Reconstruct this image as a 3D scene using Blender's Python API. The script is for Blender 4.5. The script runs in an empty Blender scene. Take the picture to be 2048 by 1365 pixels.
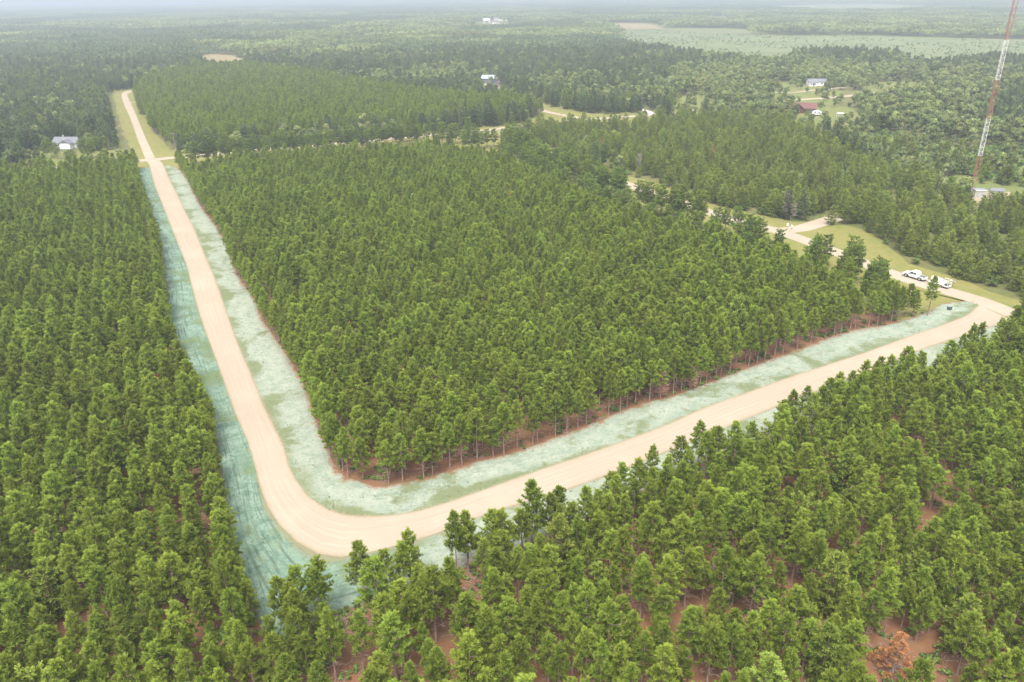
import bpy, bmesh, math, random
import numpy as np
from mathutils import Matrix, Vector
R_ = math.radians
scene = bpy.context.scene
COL = scene.collection
# ------------------------------------------------------------------ camera
F, CX, CY, HOR, H, ROLL = 1560.0, 1024.0, 682.5, -14.0, 65.0, 0.013
TH = math.atan((CY - HOR) / F)
_r0 = np.array([1.0, 0, 0]); _u0 = np.array([0, math.sin(TH), math.cos(TH)]); FW = np.array([0, math.cos(TH), -math.sin(TH)])
RT = _r0 * math.cos(ROLL) - _u0 * math.sin(ROLL)
UP = _u0 * math.cos(ROLL) + _r0 * math.sin(ROLL)
cam_d = bpy.data.cameras.new('camera'); cam = bpy.data.objects.new('camera', cam_d); COL.objects.link(cam)
cam_d.sensor_width = 36.0; cam_d.lens = 36.0 * F / 2048.0; cam_d.clip_start = 1.0; cam_d.clip_end = 90000.0
m = Matrix.Identity(4)
for i in range(3):
    m[i][0] = RT[i]; m[i][1] = UP[i]; m[i][2] = -FW[i]
m[2][3] = H
cam.matrix_world = m
scene.camera = cam
# ------------------------------------------------------------------ sky, sun, exposure
SUN_EL, SUN_AZ = R_(64), R_(195)          # azimuth clockwise from +Y: behind the camera, a little to the left
world = bpy.data.worlds.new('World'); scene.world = world; world.use_nodes = True
nt = world.node_tree; nt.nodes.clear()
sky = nt.nodes.new('ShaderNodeTexSky'); sky.sky_type = 'NISHITA'; sky.sun_disc = False
sky.sun_elevation = SUN_EL; sky.sun_rotation = SUN_AZ; sky.air_density = 1.0; sky.dust_density = 4.0; sky.ozone_density = 1.0
hs = nt.nodes.new('ShaderNodeHueSaturation'); hs.inputs['Saturation'].default_value = 0.12
bg = nt.nodes.new('ShaderNodeBackground'); bg.inputs['Strength'].default_value = 0.145
wo = nt.nodes.new('ShaderNodeOutputWorld')
nt.links.new(sky.outputs[0], hs.inputs['Color']); nt.links.new(hs.outputs[0], bg.inputs[0]); nt.links.new(bg.outputs[0], wo.inputs[0])
sun_d = bpy.data.lights.new('sun', 'SUN'); sun_d.energy = 1.3; sun_d.angle = R_(20); sun_d.color = (1.0, 0.93, 0.82)
sun = bpy.data.objects.new('sun', sun_d); COL.objects.link(sun)
sd = Vector((math.sin(SUN_AZ) * math.cos(SUN_EL), math.cos(SUN_AZ) * math.cos(SUN_EL), math.sin(SUN_EL)))
sun.rotation_euler = sd.to_track_quat('Z', 'Y').to_euler(); sun.location = (0, 0, 300)
vs = scene.view_settings; vs.view_transform = 'Standard'; vs.look = 'None'; vs.gamma = 1.0; vs.use_curve_mapping = False
vs.exposure = 1.78
scene.cycles.use_denoising = True; scene.cycles.max_bounces = 6; scene.cycles.diffuse_bounces = 3; scene.cycles.transmission_bounces = 3
scene.cycles.volume_bounces = 1

# ------------------------------------------------------------------ pixel <-> ground
def G(px, py):
    px = np.asarray(px, float); py = np.asarray(py, float)
    a = (px - CX) / F; b = -(py - CY) / F
    d = FW[None] + a.reshape(-1, 1) * RT + b.reshape(-1, 1) * UP
    t = -H / np.minimum(d[:, 2], -1e-5)
    return (d * t[:, None])[:, :2]
def g1(px, py):
    return G([px], [py])[0]
def GP(pts):
    a = np.array(pts, float); return G(a[:, 0], a[:, 1])
def PX(xyz):
    v = np.asarray(xyz, float) - np.array([0, 0, H]); z = v @ FW
    z = np.where(z < 1, 1, z)
    return np.stack([CX + F * (v @ RT) / z, CY - F * (v @ UP) / z], 1), v @ FW
def inside(poly, pts):
    poly = np.asarray(poly); x, y = pts[:, 0], pts[:, 1]; r = np.zeros(len(pts), bool)
    j = len(poly) - 1
    for i in range(len(poly)):
        xi, yi = poly[i]; xj, yj = poly[j]
        c = ((yi > y) != (yj > y)) & (x < (xj - xi) * (y - yi) / (yj - yi + 1e-12) + xi)
        r ^= c; j = i
    return r
def dist_line(line, pts):
    d = np.full(len(pts), 1e9)
    for a, b in zip(line[:-1], line[1:]):
        ab = b - a; t = np.clip(((pts - a) @ ab) / (ab @ ab + 1e-12), 0, 1)
        d = np.minimum(d, np.linalg.norm(pts - a - t[:, None] * ab, axis=1))
    return d
_rn = np.random.default_rng(5)
_W = [( _rn.normal(size=(10, 2)), _rn.uniform(0, 6.28, 10)) for _ in range(6)]
def noise(p, scale, k=0):
    w, ph = _W[k]; return np.sin((p / scale) @ w.T * 2.2 + ph).mean(1) * 2.2
def smooth(line, step):
    """resample a polyline with Catmull-Rom"""
    p = np.asarray(line, float); q = np.vstack([2 * p[0] - p[1], p, 2 * p[-1] - p[-2]]); out = []
    for i in range(1, len(q) - 2):
        n = max(1, int(np.linalg.norm(q[i + 1] - q[i]) / step))
        for k in range(n):
            t = k / n
            out.append(.5 * (2 * q[i] + (q[i + 1] - q[i - 1]) * t + (2 * q[i - 1] - 5 * q[i] + 4 * q[i + 1] - q[i + 2]) * t * t + (3 * q[i] - q[i - 1] - 3 * q[i + 1] + q[i + 2]) * t ** 3))
    out.append(p[-1]); return np.array(out)
# ------------------------------------------------------------------ materials
class NT:
    def __init__(s, name):
        s.m = bpy.data.materials.new(name); s.m.use_nodes = True; s.t = s.m.node_tree; s.t.nodes.clear()
        s.out = s.n('ShaderNodeOutputMaterial')
    def n(s, typ, **k):
        x = s.t.nodes.new(typ)
        for a, b in k.items(): setattr(x, a, b)
        return x
    def l(s, a, b): s.t.links.new(a, b)
    def v(s, sock, val):
        if hasattr(val, 'node'): s.l(val, sock)
        else: sock.default_value = (*val, 1) if isinstance(val, tuple) and len(val) == 3 and sock.type == 'RGBA' else val
    def math(s, op, a, b=None, c=None, clamp=False):
        x = s.n('ShaderNodeMath', operation=op, use_clamp=clamp); s.v(x.inputs[0], a)
        if b is not None: s.v(x.inputs[1], b)
        if c is not None: s.v(x.inputs[2], c)
        return x.outputs[0]
    def mix(s, f, a, b, mode='MIX'):
        x = s.n('ShaderNodeMix', data_type='RGBA', blend_type=mode); s.v(x.inputs[0], f); s.v(x.inputs[6], a); s.v(x.inputs[7], b); return x.outputs[2]
    def pos(s, sc=(1, 1, 1)):
        g = s.n('ShaderNodeTexCoord'); mp = s.n('ShaderNodeMapping'); mp.inputs['Scale'].default_value = sc; s.l(g.outputs['Object'], mp.inputs[0]); return mp.outputs[0]
    def noise(s, scale, vec=None, detail=4, rough=.55, dist=0.0):
        x = s.n('ShaderNodeTexNoise'); x.inputs['Scale'].default_value = scale; x.inputs['Detail'].default_value = detail; x.inputs['Roughness'].default_value = rough; x.inputs['Distortion'].default_value = dist
        s.l(vec if vec is not None else s.pos(), x.inputs['Vector']); return x.outputs[0]
    def ramp(s, f, lo, hi):
        x = s.n('ShaderNodeMapRange', interpolation_type='SMOOTHSTEP'); s.v(x.inputs[0], f); x.inputs[1].default_value = lo; x.inputs[2].default_value = hi; return x.outputs[0]
    def attr(s, nm):
        x = s.n('ShaderNodeAttribute', attribute_name=nm); return x.outputs['Fac']
    def bsdf(s, col, rough=.9, spec=.2, metal=0.0, bump=None, bs=.3, bd=.05):
        p = s.n('ShaderNodeBsdfPrincipled'); s.v(p.inputs['Base Color'], col); p.inputs['Roughness'].default_value = rough; p.inputs['Specular IOR Level'].default_value = spec; p.inputs['Metallic'].default_value = metal
        if bump is not None:
            b = s.n('ShaderNodeBump'); b.inputs['Strength'].default_value = bs; b.inputs['Distance'].default_value = bd; s.l(bump, b.inputs['Height']); s.l(b.outputs[0], p.inputs['Normal'])
        s.l(p.outputs[0], s.out.inputs[0]); return s.m
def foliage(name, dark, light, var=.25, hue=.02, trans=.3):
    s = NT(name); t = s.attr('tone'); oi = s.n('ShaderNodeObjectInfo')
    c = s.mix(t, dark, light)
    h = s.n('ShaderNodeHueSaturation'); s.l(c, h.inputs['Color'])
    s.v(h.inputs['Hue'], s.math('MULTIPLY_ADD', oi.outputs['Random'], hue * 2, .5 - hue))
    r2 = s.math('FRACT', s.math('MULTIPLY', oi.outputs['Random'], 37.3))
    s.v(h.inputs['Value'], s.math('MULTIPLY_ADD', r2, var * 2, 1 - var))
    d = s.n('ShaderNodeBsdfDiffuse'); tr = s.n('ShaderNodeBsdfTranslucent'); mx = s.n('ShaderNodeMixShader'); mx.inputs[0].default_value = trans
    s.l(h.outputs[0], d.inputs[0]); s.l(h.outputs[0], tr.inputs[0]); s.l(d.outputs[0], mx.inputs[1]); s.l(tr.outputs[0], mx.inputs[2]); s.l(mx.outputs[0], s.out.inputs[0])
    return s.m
M = {}
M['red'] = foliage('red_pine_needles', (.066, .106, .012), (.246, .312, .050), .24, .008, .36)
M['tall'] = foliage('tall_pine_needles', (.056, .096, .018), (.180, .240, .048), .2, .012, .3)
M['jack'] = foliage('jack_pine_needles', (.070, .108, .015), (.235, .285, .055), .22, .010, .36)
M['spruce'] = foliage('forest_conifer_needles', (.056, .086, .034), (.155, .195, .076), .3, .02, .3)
M['leaf'] = foliage('broad_leaves', (.082, .114, .030), (.250, .285, .105), .3, .018, .35)
M['shrub'] = foliage('shrub_leaves', (.085, .135, .035), (.180, .245, .07), .25, .025, .35)
M['rust'] = foliage('dead_rust_needles', (.25, .105, .045), (.42, .195, .085), .1, .01, .2)
def simple(name, col, rough=.8, spec=.3, metal=0., var=.12, scale=3.0, dark=None):
    s = NT(name); n = s.noise(scale); c = s.mix(s.ramp(n, .3, .7), tuple(x * (1 - var) for x in col), tuple(min(1, x * (1 + var)) for x in col)); return s.bsdf(c, rough, spec, metal)
M['bark'] = simple('pine_bark', (.16, .115, .09), .95, .1, 0, .3, 6)
M['bark_red'] = simple('red_pine_bark', (.25, .17, .14), .95, .1, 0, .3, 6)
M['twig'] = simple('dead_twig', (.28, .16, .12), .95, .1, 0, .25, 9)
M['grey_wood'] = simple('grey_dead_wood', (.26, .215, .20), .95, .1, 0, .25, 9)
# ------------------------------------------------------------------ mesh helpers
def npmesh(name, V, Fc, mats, mi=None, attrs=None, smooth_=False):
    me = bpy.data.meshes.new(name); V = np.asarray(V, np.float32); Fc = np.asarray(Fc, np.int32); k = Fc.shape[1]
    me.vertices.add(len(V)); me.vertices.foreach_set('co', V.ravel())
    me.loops.add(Fc.size); me.loops.foreach_set('vertex_index', Fc.ravel())
    me.polygons.add(len(Fc)); me.polygons.foreach_set('loop_start', np.arange(0, Fc.size, k, dtype=np.int32))
    if mi is not None: me.polygons.foreach_set('material_index', np.asarray(mi, np.int32))
    for x in mats: me.materials.append(x)
    for nm, val in (attrs or {}).items():
        a = me.attributes.new(nm, 'FLOAT', 'POINT'); a.data.foreach_set('value', np.asarray(val, np.float32))
    me.update(calc_edges=True); me.validate()
    if smooth_: me.polygons.foreach_set('use_smooth', np.ones(len(Fc), bool))
    return me
def link(name, me, parent=None, kind=None, label=None, cat=None, group=None):
    o = bpy.data.objects.new(name, me); COL.objects.link(o)
    if parent is not None: o.parent = parent
    if kind: o['kind'] = kind
    if label: o['label'] = label
    if cat: o['category'] = cat
    if group: o['group'] = group
    return o
class MB:
    """collects boxes, tubes, prisms into one mesh"""
    def __init__(s): s.V = []; s.F = []
    def add(s, v, f):
        k = len(s.V); s.V += [tuple(x) for x in v]; s.F += [tuple(i + k for i in q) for q in f]; return s
    def box(s, c, d, rz=0.0, taper=1.0):
        x, y, z = d[0] / 2, d[1] / 2, d[2] / 2; cs, sn = math.cos(rz), math.sin(rz); v = []
        for k, zz in ((1, -z), (taper, z)):
            for a, b in ((-x, -y), (x, -y), (x, y), (-x, y)):
                v.append((c[0] + (a * cs - b * sn) * k, c[1] + (a * sn + b * cs) * k, c[2] + zz))
        return s.add(v, [(0, 3, 2, 1), (4, 5, 6, 7), (0, 1, 5, 4), (1, 2, 6, 5), (2, 3, 7, 6), (3, 0, 4, 7)])
    def tube(s, pts, rads, n=6, cap=True):
        pts = [Vector(p) for p in pts]; rings = []
        if not hasattr(rads, '__len__'): rads = [rads] * len(pts)
        for i, p in enumerate(pts):
            d = (pts[min(i + 1, len(pts) - 1)] - pts[max(i - 1, 0)]).normalized()
            a = d.cross(Vector((0, 0, 1)) if abs(d.z) < .9 else Vector((1, 0, 0))).normalized(); b = d.cross(a)
            rings.append([p + (a * math.cos(t) + b * math.sin(t)) * rads[i] for t in [6.28318 * k / n for k in range(n)]])
        v = [q for r in rings for q in r]; f = []
        for i in range(len(pts) - 1):
            for k in range(n):
                k2 = (k + 1) % n; f.append((i * n + k, i * n + k2, (i + 1) * n + k2, (i + 1) * n + k))
        if cap: f += [tuple(range(n))[::-1], tuple((len(pts) - 1) * n + k for k in range(n))]
        return s.add(v, f)
    def prism(s, prof, x0, x1, axis='x'):
        """closed profile [(a,z)] extruded along an axis"""
        n = len(prof); v = [((x, a, z) if axis == 'x' else (a, x, z)) for x in (x0, x1) for a, z in prof]
        return s.add(v, [tuple(range(n))[::-1], tuple(range(n, 2 * n))] + [(i, (i + 1) % n, n + (i + 1) % n, n + i) for i in range(n)])
    def mesh(s, name, mat, bevel=0.0, smooth_=False):
        me = bpy.data.meshes.new(name); me.from_pydata(s.V, [], s.F); me.materials.append(mat)
        bm = bmesh.new(); bm.from_mesh(me); bmesh.ops.recalc_face_normals(bm, faces=bm.faces)
        if bevel: bmesh.ops.bevel(bm, geom=bm.edges[:], offset=bevel, segments=2, affect='EDGES', clamp_overlap=True)
        bm.to_mesh(me); bm.free()
        if smooth_: me.polygons.foreach_set('use_smooth', [True] * len(me.polygons))
        return me
    def obj(s, name, mat, parent=None, bevel=0.0, smooth_=False, **k): return link(name, s.mesh(name, mat, bevel, smooth_), parent, **k)
def root(name, loc, rz, label, cat, group=None):
    o = bpy.data.objects.new(name, None); COL.objects.link(o); o.location = loc; o.rotation_euler = (0, 0, rz); o['label'] = label; o['category'] = cat
    if group: o['group'] = group
    return o
# ------------------------------------------------------------------ layout (traced pixels carried to the ground)
INNER = [((326,329),(358,338)),((338,358),(376,361)),((355,391),(390,391)),((370,423),(405,417)),((388,458),(431,452)),((408,508),(455,493)),((426,549),(467,528)),((440,587),(481,561)),((461,649),(508,596)),((480,700),(525,640)),((500,745),(560,690)),((529,818),(598,750)),((547,851),(620,800)),((567,895),(640,859)),((578,936),(655,892)),((597,969),(663,918)),((622,1000),(674,940)),((655,1020),(690,955)),((699,1033),(716,962)),((761,1033),(748,974)),((835,1023),(796,967)),((908,1001),(850,957)),((999,969),(940,928)),((1073,943),(1030,905)),((1150,917),(1095,881)),((1220,893),(1158,858)),((1337,849),(1270,813)),((1410,816),(1355,789)),((1500,784),(1451,753)),((1580,755),(1520,728)),((1700,716),(1641,682)),((1755,697),(1711,660)),((1822,672),(1778,649)),((1881,652),(1852,626)),((1934,631),(1885,608)),((1957,611),(1940,601))]
OUTER = [((300,335),(276,338)),((308,367),(281,370)),((322,402),(290,405)),((338,443),(305,448)),((358,493),(322,500)),((373,531),(328,545)),((382,566),(333,590)),((393,607),(338,640)),((405,646),(348,690)),((425,700),(372,740)),((445,755),(400,800)),((470,826),(428,860)),((490,870),(440,930)),((509,921),(447,995)),((521,987),(458,1060)),((536,1027),(472,1120)),((571,1071),(495,1190)),((604,1103),(520,1250)),((640,1121),(548,1300)),((677,1122),(640,1236)),((717,1111),(725,1210)),((846,1078),(822,1180)),((948,1038),(918,1140)),((1036,1009),(1062,1094)),((1150,974),(1190,1038)),((1280,925),(1310,972)),((1420,868),(1437,912)),((1550,815),(1560,870)),((1700,757),(1690,807)),((1850,697),(1850,756)),((1957,663),(2000,693)),((2020,640),(2110,652))]
in_road = GP([a for a, b in INNER]); in_edge = GP([b for a, b in INNER])
out_road = GP([a for a, b in OUTER]); out_edge = GP([b for a, b in OUTER])
k_tip = 18
P1 = np.vstack([in_edge[:-2], GP([(1848,626),(1792,622),(1758,612),(1690,598),(1560,552),(1440,516),(1295,480),(1130,404),(1000,340),(930,324),(860,318),(700,326),(500,340),(400,358),(368,352)])])
P2 = np.vstack([out_edge[:k_tip + 1], GP([(545,1330),(540,1500),(-400,1500),(-600,900),(-500,500),(-420,375),(-200,380),(0,367),(100,364),(200,358),(262,349)])])
P3 = np.vstack([out_edge[k_tip:], GP([(2500,620),(2700,1500),(545,1500),(545,1335)])])
P4 = GP([(352,302),(420,301),(600,283),(840,263),(1000,247),(1060,237),(1088,233),(1050,218),(900,206),(770,186),(650,164),(500,138),(400,146),(330,158),(272,180),(276,215),(300,262)])
ROAD_C = GP([(-150,358),(0,345),(100,337),(200,329),(267,323),(320,319),(364,314),(440,308),(513,301),(600,294),(700,285),(850,272),(970,261),(1007,257),(1070,250),(1134,243),(1189,239),(1240,235),(1296,231),(1420,218),(1540,207),(1600,200),(1660,196),(1760,186),(1830,178),(1900,172),(2100,158)])
ROAD_B = GP([(2030,630),(1960,602),(1875,577),(1789,550),(1680,508),(1560,464),(1450,435),(1260,371),(1150,331),(1007,262)])
ROAD_D = GP([(1180,240),(1144,234),(1093,224),(1069,214),(1047,205),(1028,196),(1012,186),(990,174),(968,168)])
ROAD_E = GP([(1555,463),(1605,457),(1635,448),(1663,439),(1690,430)])
ROAD_F_L = GP([(291,320),(273,273),(260,236),(249,212),(243,192),(248,184),(262,181)]); ROAD_F_R = GP([(310,316),(290,273),(273,232),(261,205),(255,192),(257,187),(266,185)])
DRIVE_1 = GP([(1546,186),(1587,186),(1630,181),(1666,178),(1690,176)])
DRIVE_2 = GP([(1275,218),(1288,221),(1298,224),(1305,230)])
# open land: (name, colour key, outline in pixels)
OPEN = [
 ('marsh', 'marsh', [(1235,62),(1300,60),(1362,64),(1420,69),(1500,70),(1580,72),(1700,71),(1880,76),(2048,80),(2300,84),(2300,130),(2048,128),(1960,126),(1900,136),(1830,134),(1795,120),(1700,114),(1590,113),(1570,128),(1480,126),(1400,116),(1330,108),(1250,92)]),
 ('wet_meadow', 'pale', [(1232,58),(1300,56),(1362,57),(1430,57),(1505,59),(1500,69),(1420,68),(1362,63),(1300,59),(1240,61)]),
 ('hay_field', 'pale', [(1421,36),(1452,33),(1493,33),(1494,38),(1455,40),(1450,48),(1425,46)]),
 ('hay_field', 'tan', [(1180,46),(1290,47),(1330,58),(1235,57),(1190,52)]),
 ('far_meadow', 'pale', [(1540,14),(1620,10),(1760,9),(1840,12),(1900,18),(1840,21),(1620,24),(1540,20)]),
 ('far_meadow', 'pale', [(1040,1),(1160,0),(1170,3),(1050,4)]),
 ('hay_field', 'tan', [(404,110),(430,109),(489,113),(490,146),(440,144),(404,138)]),
 ('clearing', 'tan', [(32,212),(66,214),(66,240),(32,238)]),
 ('hay_field', 'pale', [(380,58),(450,55),(520,56),(560,60),(480,64),(390,66)]),
 ('lawn', 'lawn', [(1346,194),(1390,190),(1424,193),(1430,236),(1385,238),(1346,230)]),
 ('lawn', 'lawn', [(1560,226),(1612,222),(1650,214),(1700,214),(1720,228),(1710,258),(1660,278),(1620,276),(1580,256),(1560,240)]),
 ('lawn', 'lawn', [(1535,162),(1600,172),(1660,170),(1690,190),(1680,210),(1600,213),(1545,208)]),
 ('lawn', 'lawn', [(1733,166),(1780,164),(1842,164),(1840,190),(1770,200),(1735,196)]),
 ('yard', 'lawn', [(948,44),(1014,44),(1020,62),(945,62)]),
 ('yard', 'lawn', [(945,162),(985,166),(1010,184),(1000,204),(960,200)]),
 ('yard', 'lawn', [(60,306),(160,304),(262,300),(262,322),(150,330),(50,330)]),
 ('yard', 'sand', [(1936,384),(2020,384),(2030,430),(1934,434)]),
]
OPENW = [(n, c, GP(p)) for n, c, p in OPEN]
ZJ = GP([(1012,276),(1090,258),(1200,254),(1300,247),(1450,236),(1530,240),(1600,262),(1660,290),(1720,330),(1830,365),(1900,395),(1960,420),(2048,420),(2500,400),(2500,660),(2080,618),(1990,592),(1900,560),(1790,524),(1700,480),(1700,440),(1640,430),(1540,440),(1440,418),(1270,355),(1150,318)])
ZM = GP([(1620,262),(1700,262),(1800,270),(1900,290),(2048,300),(2400,330),(2400,425),(2048,418),(1940,405),(1840,366),(1760,335),(1690,300)])
ZD = GP([(1440,236),(1330,215),(1340,150),(1420,112),(1600,120),(1800,130),(2048,150),(2400,160),(2400,330),(2048,305),(1900,292),(1750,270),(1640,262)])
VERGE_B = GP([(2060,650),(2052,604),(1990,584),(1900,552),(1820,527),(1780,500),(1755,474),(1720,458),(1690,452),(1560,440),(1430,410),(1290,358),(1240,352),(1300,395),(1440,447),(1540,480),(1660,500),(1700,525),(1780,548),(1830,572),(1900,600),(1950,622)])
BAND = [GP([(1000,342),(1130,404),(1295,480),(1440,516),(1560,552),(1690,598),(1792,622),(1850,600),(1840,572),(1789,550),(1680,508),(1560,464),(1450,435),(1260,371),(1150,331),(1007,262),(850,270),(513,301),(364,316),(366,354),(400,358),(500,340),(700,326),(860,318)]), GP([(-200,352),(0,345),(267,325),(264,350),(200,358),(0,368),(-200,382)])]
exec_roads = [(ROAD_B, 5.5), (ROAD_C, 6.5), (ROAD_D, 8.0), (ROAD_E, 5.0), (DRIVE_1, 6.0), (DRIVE_2, 5.0)]
# ------------------------------------------------------------------ ground materials
def sand(name, axis=True):
    s = NT(name); u = s.attr('u'); v = s.attr('s')
    cb = s.n('ShaderNodeCombineXYZ'); s.v(cb.inputs[0], s.math('MULTIPLY', u, 34.0)); s.v(cb.inputs[1], s.math('MULTIPLY', v, .04))
    streak = s.noise(1.0, cb.outputs[0], 4, .6, .3); big = s.noise(.07, None, 4); fine = s.noise(1.3, None, 6, .75); grit = s.noise(6.0, None, 3, .8)
    c = s.mix(s.ramp(streak, .35, .68), (.255, .210, .160), (.282, .236, .184)); c = s.mix(s.math('MULTIPLY', s.ramp(big, .45, .7), .5), c, (.310, .266, .212)); c = s.mix(s.math('MULTIPLY', s.ramp(fine, .5, .75), .5), c, (.255, .200, .148))
    # wheel tracks: two worn pairs, wandering a little
    w = s.math('ADD', u, s.math('MULTIPLY', s.math('SUBTRACT', s.noise(.03, None, 2), .5), .12))
    for k in (.27, .45, .58, .76):
        tr = s.ramp(s.math('ABSOLUTE', s.math('SUBTRACT', w, k)), .045, .012); c = s.mix(s.math('MULTIPLY', s.math('MULTIPLY', tr, s.ramp(s.noise(.08, None, 5, .65), .42, .68)), .4), c, (.335, .290, .232))
    c = s.mix(s.math('MULTIPLY', s.ramp(grit, .58, .75), .35), c, (.22, .17, .125))
    e = s.math('MULTIPLY', s.math('ABSOLUTE', s.math('SUBTRACT', u, .5)), 2.0)
    rag = s.math('ADD', e, s.math('ADD', s.math('MULTIPLY', s.math('SUBTRACT', s.noise(.35, None, 5, .7), .5), .30), s.math('MULTIPLY', s.math('SUBTRACT', s.noise(2.2, None, 4, .75), .5), .22)))
    c = s.mix(s.math('MULTIPLY', s.ramp(rag, .82, .95), .5), c, (.24, .175, .115))
    c = s.mix(s.ramp(rag, .93, 1.06), c, (.17, .185, .11))
    return s.bsdf(c, .95, .1, 0, fine, .6, .08)
def mint(name, A, B=None, span=(0, 1), edge_wood=(.1, .1, .1), amt=.8, side_=.06):
    """A, B: (pale, mid, olive, grit, wood edge, streak amount); the mulch goes over from A to B along the strip"""
    s = NT(name); u = s.attr('u'); v = s.attr('s'); B = B or A; f = s.ramp(v, *span)
    pale, mid, olive, grit, wood = [s.mix(f, A[k], B[k]) for k in range(5)]; stq = s.math('ADD', A[5], s.math('MULTIPLY', f, B[5] - A[5]))
    mul = lambda c, k: s.mix(1.0, c, (k, k, k), 'MULTIPLY')
    n1 = s.noise(.10, None, 5, .6, .6); n2 = s.noise(.5, None, 6, .72); n3 = s.noise(2.2, None, 5, .75); n4 = s.noise(.8, None, 5, .75, 1.4)
    cb = s.n('ShaderNodeCombineXYZ'); s.v(cb.inputs[0], s.math('MULTIPLY', u, 16.0)); s.v(cb.inputs[1], s.math('MULTIPLY', v, .10)); st = s.noise(1.0, cb.outputs[0], 5, .7, .5)
    c = s.mix(s.ramp(n2, .38, .58), mid, pale); c = s.mix(s.math('MULTIPLY', s.ramp(n1, .50, .66), .55), c, mul(mid, .78))
    c = s.mix(s.math('MULTIPLY', s.math('MULTIPLY', s.ramp(n4, .52, .64), s.ramp(u, .25, .6)), .85), c, mul(pale, 1.16))
    c = s.mix(s.math('MULTIPLY', s.ramp(st, .50, .64), stq), c, mul(mid, .55))
    side = s.math('MULTIPLY', s.ramp(u, .60, .10), side_)
    g = s.math('ADD', s.math('ADD', s.math('MULTIPLY', n1, .95), s.math('MULTIPLY', n2, .55)), side)
    c = s.mix(s.math('MULTIPLY', s.ramp(g, .76, .92), amt), c, olive)
    c = s.mix(s.math('MULTIPLY', s.ramp(n3, .56, .66), .7), c, mul(olive, .5))
    ew = s.math('ADD', u, s.math('ADD', s.math('MULTIPLY', s.math('SUBTRACT', n2, .5), .55), s.math('MULTIPLY', s.math('SUBTRACT', n3, .5), .25))); c = s.mix(s.ramp(ew, .86, 1.06), c, wood)
    er = s.math('ADD', u, s.math('MULTIPLY', s.math('SUBTRACT', s.noise(1.1, None, 5, .75), .5), .3)); c = s.mix(s.ramp(er, .19, .08), c, grit)
    return s.bsdf(c, .95, .1, 0, n3, .8, .12)
def blotch(name, cols, sc=(.05, .5, 3.0), rough=.95, bump=True):
    s = NT(name); a = s.noise(sc[0], None, 4, .6); b = s.noise(sc[1], None, 5, .65); d = s.noise(sc[2], None, 4, .7)
    c = s.mix(s.ramp(a, .35, .65), cols[0], cols[1]); c = s.mix(s.math('MULTIPLY', s.ramp(b, .4, .7), .7), c, cols[2]); c = s.mix(s.math('MULTIPLY', s.ramp(d, .5, .75), .5), c, cols[3])
    return s.bsdf(c, rough, .1, 0, d if bump else None, .5, .08)
LIT = (.165, .078, .042)
M['sand'] = sand('sandy_gravel')
PALE = ((.228, .252, .200), (.170, .200, .150), (.108, .126, .058), (.20, .165, .11), LIT, .18)
TEAL = ((.158, .222, .172), (.092, .148, .108), (.100, .130, .056), (.16, .15, .09), (.09, .105, .05), .75)
M['mint_in'] = mint('hydroseed_pale', PALE, (PALE[0], (.165, .212, .165), PALE[2], PALE[3], PALE[4], .22), (150, 420), amt=.85, side_=.13)
M['mint_out'] = mint('hydroseed_teal_to_pale', TEAL, PALE, (1000, 2000), amt=.8, side_=.06)
M['litter'] = blotch('needle_litter', [LIT, (.120, .062, .036), (.160, .098, .056), (.095, .098, .038)], (.10, .8, 4.5))
M['woodland'] = blotch('woodland_floor', [(.085, .095, .030), (.115, .105, .042), (.062, .078, .022), (.145, .125, .055)])
M['grass'] = blotch('dry_grass', [(.150, .140, .042), (.118, .130, .034), (.185, .155, .062), (.085, .105, .026)], (.06, .35, 2.0))
M['meadow_g'] = blotch('meadow_grass', [(0.097, 0.122, 0.036), (0.126, 0.136, 0.046), (0.078, 0.107, 0.029), (0.160, 0.141, 0.068)], (.03, .12, 1.0))
M['lawn'] = blotch('lawn_grass', [(0.121, 0.131, 0.039), (0.103, 0.124, 0.036), (0.135, 0.131, 0.049), (0.106, 0.118, 0.036)], (.05, .2, 1.0))
M['marsh'] = blotch('marsh_sedge', [(.118, .135, .062), (.085, .110, .048), (.150, .155, .085), (.060, .082, .036)], (.010, .035, .22), bump=False)
M['pale'] = blotch('hay_stubble', [(0.117, 0.123, 0.055), (0.100, 0.114, 0.047), (0.126, 0.123, 0.065), (0.106, 0.111, 0.052)], (.012, .05, .3), bump=False)
M['tan'] = blotch('dry_field', [(0.190, 0.144, 0.080), (0.160, 0.137, 0.068), (0.209, 0.160, 0.091), (0.137, 0.129, 0.057)], (.03, .1, .5), bump=False)
M['yard_sand'] = blotch('sandy_yard', [(0.251, 0.205, 0.141), (0.219, 0.182, 0.119), (0.274, 0.228, 0.164), (0.150, 0.146, 0.073)], (.1, .4, 2))
s = NT('lake_water'); M['water'] = s.bsdf((.35, .40, .42), .12, .5)
M['asphalt'] = simple('pale_asphalt', (.34, .31, .29), .9, .2, 0, .1, .8)
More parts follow.
